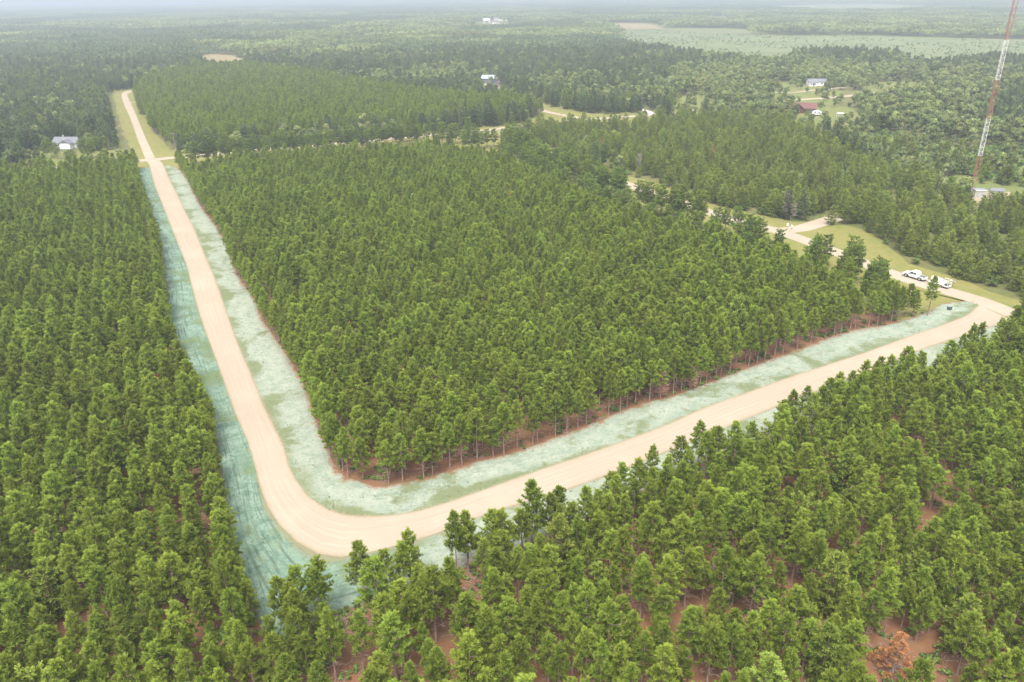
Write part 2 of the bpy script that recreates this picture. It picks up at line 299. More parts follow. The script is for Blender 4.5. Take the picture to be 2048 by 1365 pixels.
# ------------------------------------------------------------------ ground, roads, verges
def sheet(name, pts, mat, z, wob=0.0, seed=0, step=None):
    p = np.asarray(pts, float)
    if step:
        q = []
        for i in range(len(p)):
            a, b = p[i], p[(i + 1) % len(p)]; n = max(1, int(np.linalg.norm(b - a) / step))
            q += [a + (b - a) * k / n for k in range(n)]
        p = np.array(q)
    if wob:
        r = np.random.default_rng(seed); p = p + r.normal(0, wob, p.shape)
    me = bpy.data.meshes.new(name); bm = bmesh.new()
    f = bm.faces.new([bm.verts.new((x, y, z)) for x, y in p]); bmesh.ops.triangulate(bm, faces=[f]); bmesh.ops.recalc_face_normals(bm, faces=bm.faces)
    bm.to_mesh(me); bm.free()
    if len(me.polygons) and me.polygons[0].normal.z < 0: me.flip_normals()
    me.materials.append(mat); return link(name, me, None, 'structure')
def strip(name, L, Rr, mat, z, cols=6, wob=0.0, crown=0.0, step=3.0):
    n0 = len(L); LR = smooth(np.hstack([L, Rr]), step); L, Rr = LR[:, :2], LR[:, 2:]
    n = len(L); u = np.linspace(0, 1, cols + 1); mid = (L + Rr) / 2; sl = np.concatenate([[0], np.cumsum(np.linalg.norm(np.diff(mid, axis=0), axis=1))])
    P = L[:, None] * (1 - u)[None, :, None] + Rr[:, None] * u[None, :, None]
    zz = z + crown * (1 - (2 * u - 1) ** 2)[None, :] + np.zeros((n, 1))
    V = np.concatenate([P, zz[..., None]], 2).reshape(-1, 3); I = np.arange(n * (cols + 1)).reshape(n, cols + 1)
    Fq = np.stack([I[:-1, :-1], I[:-1, 1:], I[1:, 1:], I[1:, :-1]], -1).reshape(-1, 4)
    me = npmesh(name, V, Fq, [mat], None, {'u': np.tile(u, n), 's': np.repeat(sl, cols + 1)}, True)
    if me.polygons[0].normal.z < 0: me.flip_normals()
    return link(name, me, None, 'structure')
def ribbon(name, line, w, mat, z, cols=6):
    p = smooth(line, 4.0); t = np.gradient(p, axis=0); t /= np.linalg.norm(t, axis=1)[:, None]; nrm = np.stack([-t[:, 1], t[:, 0]], 1)
    return strip(name, p + nrm * w / 2, p - nrm * w / 2, mat, z, cols, step=6.0)
sheet('ground', [(-16000, -400), (16000, -400), (16000, 20000), (-16000, 20000)], M['woodland'], -.03)
sheet('forest_floor', P1, M['litter'], .0); sheet('forest_floor', P2, M['litter'], .0); sheet('forest_floor', P3, M['litter'], .0)
sheet('grass_verge', VERGE_B, M['grass'], .004, .6, 3, 5.0)
cross = GP([(276,340),(268,331),(200,337),(0,353),(-150,366),(-150,348),(0,337),(200,321),(262,316),(262,300),(240,250),(225,190),(230,178),(266,178),(285,215),(305,262),(338,300),(420,298),(600,281),(840,262),(1000,246),(1090,230),(1030,190),(1050,190),(1110,212),(1180,228),(1300,222),(1310,236),(1190,250),(1090,258),(1010,275),(870,286),(600,305),(460,318),(362,324),(360,340),(330,333),(305,338)])
sheet('grass_verge', cross, M['grass'], .004, .5, 4, 6.0)
sheet('grass_verge', BAND[0], M['grass'], .002, 0); sheet('grass_verge', BAND[1], M['grass'], .002, 0)
sheet('meadow', ZM, M['meadow_g'], .006, 1.5, 5, 8.0)
kk = {'marsh': 'marsh', 'pale': 'pale', 'tan': 'tan', 'lawn': 'lawn', 'sand': 'yard_sand'}
for i, (n, c, p) in enumerate(OPENW):
    sheet(n, p, M[kk[c]], .012 + .003 * i, 1.0, 20 + i, 12.0)
strip('verge', in_road + (in_road - in_edge) * .13, in_edge, M['mint_in'], .008, 8)
vg = strip('verge', out_road + (out_road - out_edge) * .13, out_edge, M['mint_out'], .008, 8)
_mid = (out_road + out_edge) / 2; _s = np.concatenate([[0], np.cumsum(np.linalg.norm(np.diff(_mid, axis=0), axis=1))]); mr = [n for n in M['mint_out'].node_tree.nodes if n.type == 'MAP_RANGE' and n.inputs[1].default_value == 1000.0][0]
mr.inputs[1].default_value = _s[k_tip]; mr.inputs[2].default_value = _s[k_tip + 4]
# main road: inner and outer edges brought to the same number of points
def resample(line, n):
    p = smooth(line, 1.0); s_ = np.concatenate([[0], np.cumsum(np.linalg.norm(np.diff(p, axis=0), axis=1))]); q = np.linspace(0, s_[-1], n); return np.stack([np.interp(q, s_, p[:, k]) for k in (0, 1)], 1)
i_b, o_b = 18, 19
start_i = GP([(312,317),(322,324)]); start_o = GP([(291,320),(297,328)])
LA = np.vstack([resample(np.vstack([start_i, in_road[:i_b]]), 60), resample(in_road[i_b - 1:], 60)[1:]])
LB = np.vstack([resample(np.vstack([start_o, out_road[:o_b]]), 60), resample(out_road[o_b - 1:], 60)[1:]])
for _ in range(2): LB[53:67] = (LB[52:66] + 2 * LB[53:67] + LB[54:68]) / 4
strip('gravel_road', LA, LB, M['sand'], .035, 12, crown=.06, step=50)
strip('gravel_road', ROAD_F_L, ROAD_F_R, M['sand'], .028, 8, step=4)
ribbon('gravel_road', ROAD_B, 5.6, M['sand'], .024)
sheet('grass_verge', GP([(1740,606),(1800,560),(1835,570),(1872,583),(1910,596),(1960,612),(1940,604),(1885,610),(1852,630),(1800,645)]), M['grass'], .005, .2, 9, 4.0)
ribbon('road', ROAD_C, 6.2, M['sand'], .085)
ribbon('gravel_road', ROAD_D, 4.5, M['sand'], .08); ribbon('gravel_road', ROAD_E, 6.0, M['sand'], .022)
ribbon('driveway', DRIVE_1, 4.0, M['sand'], .2); ribbon('driveway', DRIVE_2, 3.5, M['asphalt'], .1)
ribbon('driveway', GP([(262,205),(270,205),(279,204)]), 4.0, M['sand'], .02)
sheet('lake', GP([(1821,18),(1860,18),(1900,17.5),(1936,16.5),(1930,19),(1890,20.5),(1840,20)]), M['water'], .5)
sheet('lake', GP([(1618,21.5),(1655,22.5),(1720,23),(1768,23),(1750,24.5),(1650,24)]), M['water'], .5)
# ------------------------------------------------------------------ tree builders
def needles(P, D, n, L, w, spread, rng, tone0=None):
    """P,D (m,3): tuft positions and shoot directions -> quads"""
    m = len(P); P = np.repeat(P, n, 0); D = np.repeat(D, n, 0)
    d = D + rng.normal(0, spread, P.shape); d /= np.linalg.norm(d, axis=1)[:, None] + 1e-9
    o = P.copy(); o[:, 2] = 0; o /= np.linalg.norm(o, axis=1)[:, None] + .3; N = o * .7 + np.array([0, 0, 1.0]) + rng.normal(0, .45, P.shape)
    s = np.cross(N, d); s /= np.linalg.norm(s, axis=1)[:, None] + 1e-9
    l = L * rng.uniform(.7, 1.2, (len(P), 1)); ww = w * rng.uniform(.7, 1.3, (len(P), 1))
    q = np.stack([P - s * ww * .35, P + s * ww * .35, P + d * l + s * ww * .5, P + d * l - s * ww * .5], 1)
    t = np.repeat(rng.uniform(0, 1, m) if tone0 is None else tone0, n); t = np.clip(t + rng.normal(0, .15, len(t)), 0, 1)
    return q, np.repeat(t, 4)
def conifer(seed, Ht, cb, Rr, dz, nb, tilt, L, w, n, prof, lumps=0., upb=.9, flat=.25, lean=0., spread=.55):
    rng = np.random.default_rng(seed); PP = []; DD = []; TT = []; z = cb * Ht; ph = rng.uniform(0, 6.28, 4); br = []
    while z < Ht - .25:
        t = (z - cb * Ht) / (Ht - cb * Ht); r = Rr * prof(t); k = max(3, int(round(nb * (1 - .35 * t)))); a0 = rng.uniform(0, 6.28)
        for b in range(k):
            az = a0 + 6.283 * b / k + rng.normal(0, .25)
            rr = r * rng.uniform(.72, 1.15) * (1 + lumps * math.sin(2 * az + ph[0] + t * 5) + lumps * .7 * math.sin(3 * az + ph[1] - t * 7))
            tl = tilt[0] + (tilt[1] - tilt[0]) * t + rng.normal(0, .1); zb = z + rng.normal(0, dz * .3)
            o = np.array([math.cos(az), math.sin(az), 0]); sd_ = np.array([-o[1], o[0], 0]); m = max(3, int(rr / .30))
            br.append((az, rr, tl, zb))
            for f in np.linspace(.38, 1.0, m):
                lat = (rng.uniform(-1, 1)) * flat * rr * (1.15 - f * .7)
                p = o * rr * f + sd_ * lat + np.array([0, 0, zb + math.tan(tl) * rr * f * (.6 + .4 * f) + rng.normal(0, .06)])
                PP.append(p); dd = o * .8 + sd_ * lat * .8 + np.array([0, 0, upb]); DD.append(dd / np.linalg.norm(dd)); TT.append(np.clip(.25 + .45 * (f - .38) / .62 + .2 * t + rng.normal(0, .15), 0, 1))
                if f > .5:
                    lat2 = -np.sign(lat) * flat * rr * rng.uniform(.3, 1) * (1.1 - f * .6); p2 = p + sd_ * (lat2 - lat) - o * .12
                    PP.append(p2); DD.append(DD[-1]); TT.append(TT[-1])
        z += dz * rng.uniform(.85, 1.15)
    for k in range(5):
        PP.append(np.array([rng.normal(0, .1), rng.normal(0, .1), Ht - .15 * k])); DD.append(np.array([rng.normal(0, .2), rng.normal(0, .2), 1.])); TT.append(.9)
    PP = np.array(PP); PP[:, 0] += lean * PP[:, 2]
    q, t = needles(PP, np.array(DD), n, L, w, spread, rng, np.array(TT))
    return q, t, br
def trunk(seed, Ht, r, cb, bare=True, n=6, mb=None, top=.93, lean=0., dead_r=1.2, levels=6):
    rng = random.Random(seed); mb = mb or MB(); pts = []; b = [rng.uniform(-.06, .06) for _ in range(4)]
    for i in range(7):
        t = i / 6 * top; pts.append((b[0] * math.sin(t * 5) + lean * t * Ht, b[1] * math.sin(t * 4 + 1), t * Ht))
    mb.tube(pts, [r * (1.15 if i == 0 else 1) * (1 - .86 * i / 6) for i in range(7)], n)
    return mb
def limbs(mb, seed, z0, z1, dz, nb, ln, r, droop, lean=0.):
    rng = random.Random(seed); z = z0
    while z < z1:
        a0 = rng.uniform(0, 6.28)
        for k in range(nb):
            if rng.random() < .12: continue
            a = a0 + 6.283 * k / nb + rng.uniform(-.35, .35); l = ln * rng.uniform(.55, 1.1); zz = z + rng.uniform(-.12, .12)
            p0 = Vector((lean * zz, 0, zz)); o = Vector((math.cos(a), math.sin(a), 0))
            p1 = p0 + o * l * .55 + Vector((0, 0, droop * l * .4)); p2 = p0 + o * l + Vector((0, 0, droop * l + rng.uniform(-.1, .1)))
            mb.tube([p0, p1, p2], [r, r * .75, r * .35], 3, False)
            for q in range(2):
                s_ = rng.choice((-1, 1)); o2 = Vector((math.cos(a + s_ * .7), math.sin(a + s_ * .7), 0)); pb = p0.lerp(p2, rng.uniform(.4, .8)); mb.tube([pb, pb + o2 * l * .4 + Vector((0, 0, droop * .3))], [r * .6, r * .3], 3, False)
        z += dz
    return mb
def leafy(seed, Ht, Rr, cb, nl, nq, lq):
    rng = np.random.default_rng(seed); Q = []; T = []; c0 = []
    for k in range(nl):
        t = rng.uniform(0, 1); a = rng.uniform(0, 6.28); rr = Rr * .72 * math.sqrt(rng.uniform(0.05, 1)) * math.sqrt(max(.05, 1 - (2 * t - .9) ** 2 * .8))
        c = np.array([rr * math.cos(a), rr * math.sin(a), Ht * (cb + (1 - cb) * (.16 + .72 * t))]); c0.append(c)
        R0 = Rr * rng.uniform(.32, .5); v = rng.normal(size=(nq, 3)); v /= np.linalg.norm(v, axis=1)[:, None]; v[:, 2] = np.where(v[:, 2] < -.35, -v[:, 2], v[:, 2])
        p = c + v * R0 * rng.uniform(.75, 1.08, (nq, 1)) * np.array([1, 1, .85])
        nn = v + rng.normal(0, .5, v.shape); nn /= np.linalg.norm(nn, axis=1)[:, None]
        a1 = np.cross(nn, rng.normal(size=v.shape)); a1 /= np.linalg.norm(a1, axis=1)[:, None]; a2 = np.cross(nn, a1); l = lq * rng.uniform(.6, 1.2, (nq, 1)) / 2
        Q.append(np.stack([p - a1 * l - a2 * l * .6, p + a1 * l - a2 * l, p + a1 * l * .7 + a2 * l, p - a1 * l + a2 * l * .8], 1)); T.append(np.repeat(np.clip(rng.uniform(.2, .8) + rng.normal(0, .2, nq), 0, 1), 4))
    return np.concatenate(Q), np.concatenate(T), c0
PROTO = bpy.data.collections.new('tree_prototypes')         # never linked to the scene: only source meshes
class Kind: pass
KINDS = {}
def register(kind, crowns, crown_mat, trunks, trunk_mat):
    k = Kind(); k.crown = []; k.trunk = []; k.col = bpy.data.collections.new('prototypes_' + kind); k.h = []
    for i, ((q, t), mb) in enumerate(zip(crowns, trunks)):
        V = q.reshape(-1, 3); Fq = np.arange(len(V)).reshape(-1, 4)
        cm = npmesh(kind + '_crown', V, Fq, [crown_mat], None, {'tone': t}); k.crown.append(cm); k.h.append(V[:, 2].max())
        if mb is None: k.trunk.append(None); tV = np.zeros((0, 3)); tF = []
        else:
            k.trunk.append(mb.mesh(kind + '_trunk', trunk_mat)); tV = np.array(mb.V); tF = mb.F
        # the joined copy that the uncountable rest is scattered from
        me = bpy.data.meshes.new(kind + '_whole'); quads = [f if len(f) == 4 else (list(f) + [f[-1]] * 4)[:4] for f in tF if len(f) <= 4]
        allV = np.vstack([V, tV]); allF = np.vstack([Fq, np.array(quads, int).reshape(-1, 4) + len(V)]) if len(quads) else Fq
        me = npmesh(kind + '_whole', allV, allF, [crown_mat, trunk_mat], np.concatenate([np.zeros(len(Fq)), np.ones(len(allF) - len(Fq))]), {'tone': np.concatenate([t, np.zeros(len(tV))])})
        o = bpy.data.objects.new('%s_%02d' % (kind, i), me); k.col.objects.link(o)
    KINDS[kind] = k
rp = lambda t: (min(1, .72 + 1.4 * t)) * (max(0, 1 - t)) ** .88 + .05
jp = lambda t: (min(1, .75 + 1.6 * t)) * (max(0, 1 - t)) ** .66 + .05
tp = lambda t: (min(1, .5 + 2.2 * t)) * (max(0, 1 - t)) ** .42 * .95 + .05
sp = lambda t: (max(0, 1 - t)) ** .9 + .03
rpC = []; rpT = []
for i in range(12):
    rg = random.Random(i); ht = 7.6 * rg.uniform(.92, 1.08); cb = rg.uniform(.34, .47); rr = rg.uniform(1.38, 1.74)
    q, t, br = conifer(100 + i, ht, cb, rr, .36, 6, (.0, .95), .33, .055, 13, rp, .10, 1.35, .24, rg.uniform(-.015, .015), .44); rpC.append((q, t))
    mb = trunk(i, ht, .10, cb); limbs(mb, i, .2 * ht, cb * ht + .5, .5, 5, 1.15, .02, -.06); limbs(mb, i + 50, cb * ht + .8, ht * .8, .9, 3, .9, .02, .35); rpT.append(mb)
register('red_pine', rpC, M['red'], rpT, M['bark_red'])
C_ = []; T_ = []
for i in range(7):
    rg = random.Random(40 + i); ht = 7.0 * rg.uniform(.85, 1.2); rr = rg.uniform(1.7, 2.35)
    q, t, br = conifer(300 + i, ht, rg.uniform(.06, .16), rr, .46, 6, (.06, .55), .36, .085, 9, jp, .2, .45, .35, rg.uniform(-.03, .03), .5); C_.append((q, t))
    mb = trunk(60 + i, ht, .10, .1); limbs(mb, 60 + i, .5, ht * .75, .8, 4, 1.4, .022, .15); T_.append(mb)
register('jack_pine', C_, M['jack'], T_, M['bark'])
C_ = []; T_ = []
for i in range(6):
    rg = random.Random(80 + i); ht = 11.0 * rg.uniform(.9, 1.1); rr = rg.uniform(2.4, 3.0)
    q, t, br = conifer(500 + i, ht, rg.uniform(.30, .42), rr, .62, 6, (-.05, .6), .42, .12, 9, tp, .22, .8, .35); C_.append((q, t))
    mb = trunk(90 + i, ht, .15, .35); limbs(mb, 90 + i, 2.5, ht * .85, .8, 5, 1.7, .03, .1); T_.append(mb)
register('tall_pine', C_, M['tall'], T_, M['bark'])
C_ = []; T_ = []
for i in range(5):
    rg = random.Random(120 + i); ht = 10.5 * rg.uniform(.85, 1.12); rr = rg.uniform(1.8, 2.4)
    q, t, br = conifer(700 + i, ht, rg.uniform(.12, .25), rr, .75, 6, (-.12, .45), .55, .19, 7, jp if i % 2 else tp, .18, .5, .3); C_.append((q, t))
    T_.append(trunk(130 + i, ht, .13, .2))
register('conifer', C_, M['spruce'], T_, M['bark'])
C_ = []; T_ = []
for i in range(7):
    rg = random.Random(160 + i); ht = 9.0 * rg.uniform(.8, 1.2); rr = rg.uniform(2.3, 3.2)
    q, t, cs = leafy(900 + i, ht, rr, .18, 15, 85, .55); C_.append((q, t)); mb = trunk(170 + i, ht * .75, .16, .2)
    for c in cs[::2]: mb.tube([(0, 0, ht * .25), (c[0] * .5, c[1] * .5, c[2] * .75), tuple(c)], [.09, .06, .03], 4, False)
    T_.append(mb)
register('broadleaf_tree', C_, M['leaf'], T_, M['bark'])
C_ = []; T_ = []
for i in range(4):
    q, t, cs = leafy(1000 + i, 2.3, 1.5, .05, 8, 55, .38); C_.append((q, t)); mb = MB()
    for c in cs: mb.tube([(0, 0, 0), (c[0] * .4, c[1] * .4, c[2] * .6), tuple(c)], [.05, .035, .015], 4, False)
    T_.append(mb)
register('shrub', C_, M['shrub'], T_, M['bark'])
C_ = []; T_ = []
for i in range(4):
    q, t, cs = leafy(1100 + i, .5, .7, .02, 4, 18, .22); C_.append((q, t)); mb = MB(); rg = random.Random(i)
    for k in range(5):
        a = rg.uniform(0, 6.28); x, y = rg.uniform(-1.2, 1.2), rg.uniform(-1.2, 1.2); l = rg.uniform(.5, 1.5); mb.tube([(x, y, .06), (x + l * .5 * math.cos(a), y + l * .5 * math.sin(a), .16), (x + l * math.cos(a), y + l * math.sin(a), .07)], [.035, .03, .015], 4, False)
    T_.append(mb)
register('brush', C_, M['shrub'], T_, M['grey_wood'])
# far canopy patches: many small crowns on one patch
def canopy(seed, kind):
    rng = np.random.default_rng(seed); Q = []; T = []; S = 40.0
    for k in range(150 if kind == 'conifer' else 95):
        x, y = rng.uniform(-S / 2, S / 2, 2); tone = rng.uniform(0, 1)
        if kind == 'conifer':
            h = rng.uniform(8, 13); r = rng.uniform(1.8, 2.6); m = 26; t = rng.uniform(.0, 1, m) ** 1.2; a = rng.uniform(0, 6.28, m); rad = r * (1 - t) ** .8
            p = np.stack([x + rad * np.cos(a), y + rad * np.sin(a), h * (.25 + .75 * t)], 1); nn = np.stack([np.cos(a), np.sin(a), np.full(m, .9)], 1) + rng.normal(0, .4, (m, 3)); l = 1.0
        else:
            h = rng.uniform(7, 12); r = rng.uniform(2.2, 3.4); m = 40; v = rng.normal(size=(m, 3)); v[:, 2] = np.abs(v[:, 2]); v /= np.linalg.norm(v, axis=1)[:, None]
            p = np.array([x, y, h - r * 1.1]) + v * r * rng.uniform(.75, 1.1, (m, 1)) * np.array([1, 1, 1.1]); nn = v + rng.normal(0, .45, v.shape); l = 1.25
        nn /= np.linalg.norm(nn, axis=1)[:, None]; a1 = np.cross(nn, rng.normal(size=nn.shape)); a1 /= np.linalg.norm(a1, axis=1)[:, None]; a2 = np.cross(nn, a1); ll = l * rng.uniform(.6, 1.2, (m, 1)) / 2
        Q.append(np.stack([p - a1 * ll - a2 * ll, p + a1 * ll - a2 * ll, p + a1 * ll * .5 + a2 * ll, p - a1 * ll * .6 + a2 * ll], 1)); T.append(np.repeat(np.clip(tone + rng.normal(0, .2, m), 0, 1), 4))
    return np.concatenate(Q), np.concatenate(T)
register('canopy_conifer', [canopy(i, 'conifer') for i in range(4)], M['spruce'], [None] * 4, M['bark'])
register('canopy_leaf', [canopy(20 + i, 'leaf') for i in range(4)], M['leaf'], [None] * 4, M['bark'])
# ------------------------------------------------------------------ where the trees stand
rng = np.random.default_rng(11)
TREES = {k: [] for k in KINDS}          # kind -> rows: x, y, rot, scale, width, proto, block, i, j
def put(kind, xy, scale, width=None, block=None, ii=None, jj=None):
    n = len(xy); width = np.ones(n) if width is None else width
    for a in range(n):
        TREES[kind].append((xy[a, 0], xy[a, 1], rng.uniform(0, 6.28), scale[a], width[a], int(rng.integers(len(KINDS[kind].crown))), block, None if ii is None else int(ii[a]), None if jj is None else int(jj[a])))
GDIR = R_(115.5); GU = np.array([math.cos(GDIR), math.sin(GDIR)]); GV = np.array([math.sin(GDIR), -math.cos(GDIR)])
PLACED = []
def in_view(xy, h, mx=650, my=900):
    p, z = PX(np.column_stack([xy, np.full(len(xy), h)])); return (z > 5) & (p[:, 0] > -mx) & (p[:, 0] < 2048 + mx) & (p[:, 1] < 1365 + my)
GAPS = [(g1(*c), r) for c, r in [((925,1205),3.6),((932,1262),3.2),((900,1325),4.0),((780,1235),2.6),((1760,1345),4.2),((1800,1378),8.0),((1768,1340),6.2),((1243,500),4.0),((1222,512),3.0),((1180,520),3.0),((130,1245),3.5),((300,815),2.6),((90,1250),2.6),((2010,1035),4.0),((1650,1200),2.6),((1900,985),2.6),((130,645),3.0),((1085,1130),2.6),((700,880),2.2),((1330,660),3.0)]]
def plant(P, blk, drow, dcol, keep, hs, frac_jack, mature=0.0, jit=.32, edge=None):
    lo, hi = P.min(0), P.max(0); c = (lo + hi) / 2; rad = np.linalg.norm(hi - lo) / 2
    ni = int(rad / dcol) + 2; nj = int(rad / drow) + 2
    I, J = np.meshgrid(np.arange(-ni, ni), np.arange(-nj, nj)); I = I.ravel(); J = J.ravel()
    xy = c + I[:, None] * dcol * GU + J[:, None] * drow * GV + rng.normal(0, jit * (.72 if blk == 'left' else .9), (len(I), 2))
    ok = inside(P, xy) & in_view(xy, 8); xy, I, J = xy[ok], I[ok], J[ok]
    d = np.full(len(xy), 99.)
    for gc, gr in GAPS: d = np.minimum(d, np.linalg.norm(xy - gc, axis=1) - gr * .62)
    if edge is not None:
        el = smooth(edge, 1.0); kd_ = dist_line(el, xy); ok2 = kd_ > 2.3; xy, I, J, d = xy[ok2], I[ok2], J[ok2], d[ok2]
    kp = (rng.uniform(size=len(xy)) < keep - .28 * (noise(xy, 7, 1) > .6)) & (d > 0)
    xy, I, J = xy[kp], I[kp], J[kp]; PLACED.append(xy)
    sc = hs * (1 + .07 * noise(xy, 30, 2)) * rng.normal(1, .145, len(xy)).clip(.6, 1.35); w = rng.normal(1, .11, len(xy)).clip(.65, 1.4) * (1 + .05 * noise(xy, 12, 3))
    jk = rng.uniform(size=len(xy)) < frac_jack
    put('red_pine', xy[~jk], sc[~jk], w[~jk], blk, I[~jk], J[~jk]); put('jack_pine', xy[jk], sc[jk] * 1.0, w[jk], blk)
plant(P1, 'middle', 2.6, 2.4, .94, 1.0, .012, edge=in_edge)
plant(P2, 'left', 2.6, 2.4, .94, 1.0, .012, edge=out_edge[:k_tip + 1])
plant(P3, 'lower', 2.75, 2.55, .87, 1.0, .05, edge=out_edge[k_tip + 1:])
plant(P4, 'back', 3.0, 2.7, .95, 1.1, .02)
def edge_row(line, blk, step, inset, skip, side):
    p = smooth(line, 1.0); s_ = np.concatenate([[0], np.cumsum(np.linalg.norm(np.diff(p, axis=0), axis=1))]); n = int(s_[-1] / step); q = (np.arange(n) + rng.uniform(-.3, .3, n)) * step
    xy = np.stack([np.interp(q, s_, p[:, k]) for k in (0, 1)], 1); g = np.stack([np.interp(q + .5, s_, p[:, k]) - np.interp(q - .5, s_, p[:, k]) for k in (0, 1)], 1); g /= np.linalg.norm(g, axis=1)[:, None] + 1e-9
    xy = xy + side * np.stack([g[:, 1], -g[:, 0]], 1) * (inset + rng.uniform(0, .7, (n, 1))); k_ = (rng.uniform(size=n) > skip) & in_view(xy, 8); xy = xy[k_]
    put('red_pine', xy, rng.normal(1, .09, len(xy)), rng.normal(1.02, .09, len(xy)), blk, np.full(len(xy), 999), np.arange(len(xy)) + 500)
edge_row(in_edge[:-2], 'middle', 2.3, .05, .10, -1); edge_row(out_edge[:k_tip + 1], 'left', 2.4, .6, .12, 1); edge_row(out_edge[k_tip + 1:], 'lower', 3.2, .8, .25, 1)
# tall dark pines along the two old roads
def along(px, step, off, kind, sc0, skip=.15):
    p = smooth(GP(px), 1.0); s_ = np.concatenate([[0], np.cumsum(np.linalg.norm(np.diff(p, axis=0), axis=1))]); n = int(s_[-1] / step); q = np.linspace(0, s_[-1], n); xy = np.stack([np.interp(q, s_, p[:, k]) for k in (0, 1)], 1) + rng.normal(0, off, (n, 2))
    xy = xy[rng.uniform(size=n) > skip]; put(kind, xy, sc0 * rng.normal(1, .1, len(xy)), None, 'roadside')
along([(1750,602),(1690,578),(1560,532),(1440,498),(1300,460),(1130,388),(1000,320)], 3.6, 1.4, 'tall_pine', .80, .25)
along([(1700,590),(1560,545),(1440,510),(1300,472),(1130,398)], 6.0, 1.6, 'tall_pine', .72, .4); along([(1720,545),(1640,512),(1420,455),(1340,425)], 9.0, 1.4, 'tall_pine', .6, .4)
along([(1540,505),(1470,482)], 3.0, 1.0, 'tall_pine', .92, .1); along([(1425,470),(1280,418)], 2.3, 1.2, 'tall_pine', .92, .08); along([(1245,404),(1130,360),(1010,300)], 2.4, 1.2, 'tall_pine', .9, .06); along([(1010,290),(1130,350),(1240,388)], 4, 1.0, 'tall_pine', .8, .2); along([(1760,592),(1700,556),(1625,524)], 2.8, 1.2, 'tall_pine', .8, .15)
along([(380,330),(640,306),(848,288)], 2.6, .8, 'tall_pine', .86, .04); along([(470,314),(640,299),(840,281)], 4, .8, 'tall_pine', .7, .1); along([(880,290),(950,286)], 3.0, 1.2, 'tall_pine', .8, .1)
along([(1016,278),(1090,266),(1185,260)], 2.4, 1.0, 'jack_pine', 1.1, .05); along([(868,302),(985,296)], 2.6, 1.2, 'tall_pine', .8, .05); along([(1012,292),(1090,277),(1190,272)], 2.8, 1.2, 'jack_pine', 1.0, .1); along([(1016,300),(1100,284),(1195,279)], 2.8, 1.2, 'jack_pine', 1.0, .1); along([(1200,270),(1262,262)], 2.8, 1.4, 'jack_pine', 1.1, .1); along([(1302,262),(1420,250)], 3, 1.4, 'jack_pine', 1.1, .1)
along([(1672,452),(1712,440)], 2.6, 1.0, 'jack_pine', 1.0, 0); along([(1680,438),(1720,428),(1790,418)], 2.6, 1.4, 'jack_pine', 1.0, .1)
along([(1950,428),(1985,420),(2020,412)], 2.0, .7, 'jack_pine', .78, .1)
along([(368,326),(400,322),(448,319)], 5, 1.2, 'tall_pine', .68, .1); along([(474,313),(560,307),(640,301)], 5, 1.2, 'tall_pine', .62, .1); along([(690,296),(780,287),(845,281)], 5, 1.2, 'tall_pine', .68); along([(866,281),(900,280),(935,279)], 4, 1.4, 'tall_pine', .75); along([(940,290),(985,300),(1030,318),(1080,335)], 4.5, 1.5, 'tall_pine', .66)
along([(0,356),(120,352),(200,346),(238,343)], 4.2, 1.6, 'tall_pine', .72)
for px, py, s0 in ((1064, 1100, 1.4), (936, 1142, 1.2), (572, 1268, 1.0), (606, 1252, 1.08), (645, 1230, 1.12), (730, 1206, 1.14), (776, 1196, .9), (824, 1180, 1.12), (985, 1122, 1.0), (1118, 1076, 1.0), (1855, 632, 1.1), (2034, 668, 1.15), (2048, 688, 1.1), (2022, 690, .95)): put('red_pine', g1(px, py)[None], np.array([s0]), None, 'lower', np.array([1500]), np.array([900 + px]))
for px, py, s0 in ( (104,314,.8), (116,319,.7), (170,319,.85), (186,317,.9), (202,314,.85), (150,330,.6), (95,318,.7), (1590,240,.8), (1580,236,.9), (1612,243,.6),(378,358,.5)):
    put('tall_pine', g1(px, py)[None], np.array([s0]), None, 'lone')
# everything else within 950 m
B_PTS = GP([(140,298),(122,300),(980,162),(1600,226),(1582,214),(1626,172),(1665,165),(1520,172),(1632,232),(1680,234),(1955,392),(1992,384),(1945,152),(1942,376)])
lim = 960.0; st = 3.1
gx, gy = np.meshgrid(np.arange(-760, 760, st), np.arange(120, lim, st)); C = np.stack([gx.ravel(), gy.ravel()], 1) + rng.uniform(-st * .45, st * .45, (gx.size, 2))
C = C[in_view(C, 8, 260)]
LAWN_C = C.copy()
bad = np.zeros(len(C), bool)
for P in (P1, P2, P3, P4): bad |= inside(P, C)
for ln, w in exec_roads: bad |= dist_line(ln, C) < w * rng.uniform(.85, 1.15, len(C))
fl = (ROAD_F_L + ROAD_F_R) / 2; bad |= dist_line(fl, C) < 12
bad |= dist_line((in_road + in_edge) / 2, C) < 14; bad |= dist_line(out_edge, C) < 16; bad |= dist_line(out_road, C) < 12
bad |= inside(VERGE_B, C)
for P in ([(1035,196),(1100,214),(1195,230),(1310,226),(1310,252),(1195,262),(1120,262),(1010,292),(935,292),(940,262),(1070,248)], [(1546,190),(1700,182),(1850,176),(1850,196),(1700,212),(1600,222),(1546,216)]): bad |= inside(GP(P), C)
for n, c, p in OPENW: bad |= inside(p, C)
for P in BAND: bad |= inside(P, C)
for b in B_PTS: bad |= np.linalg.norm(C - b, axis=1) < 9
C = C[~bad]; U = rng.uniform(size=len(C)); U2 = rng.uniform(size=len(C))
zj, zm, zd = inside(ZJ, C), inside(ZM, C), inside(ZD, C)
sc = rng.normal(1, .14, len(C)).clip(.6, 1.4)
a = zj & ~zm & (U < .50 - .2 * (noise(C, 14, 0) > .4)); put('jack_pine', C[a], sc[a] * .95, rng.normal(1, .1, a.sum()), 'roadside')
a = zj & ~zm & (U > .985); put('broadleaf_tree', C[a], sc[a] * .6)
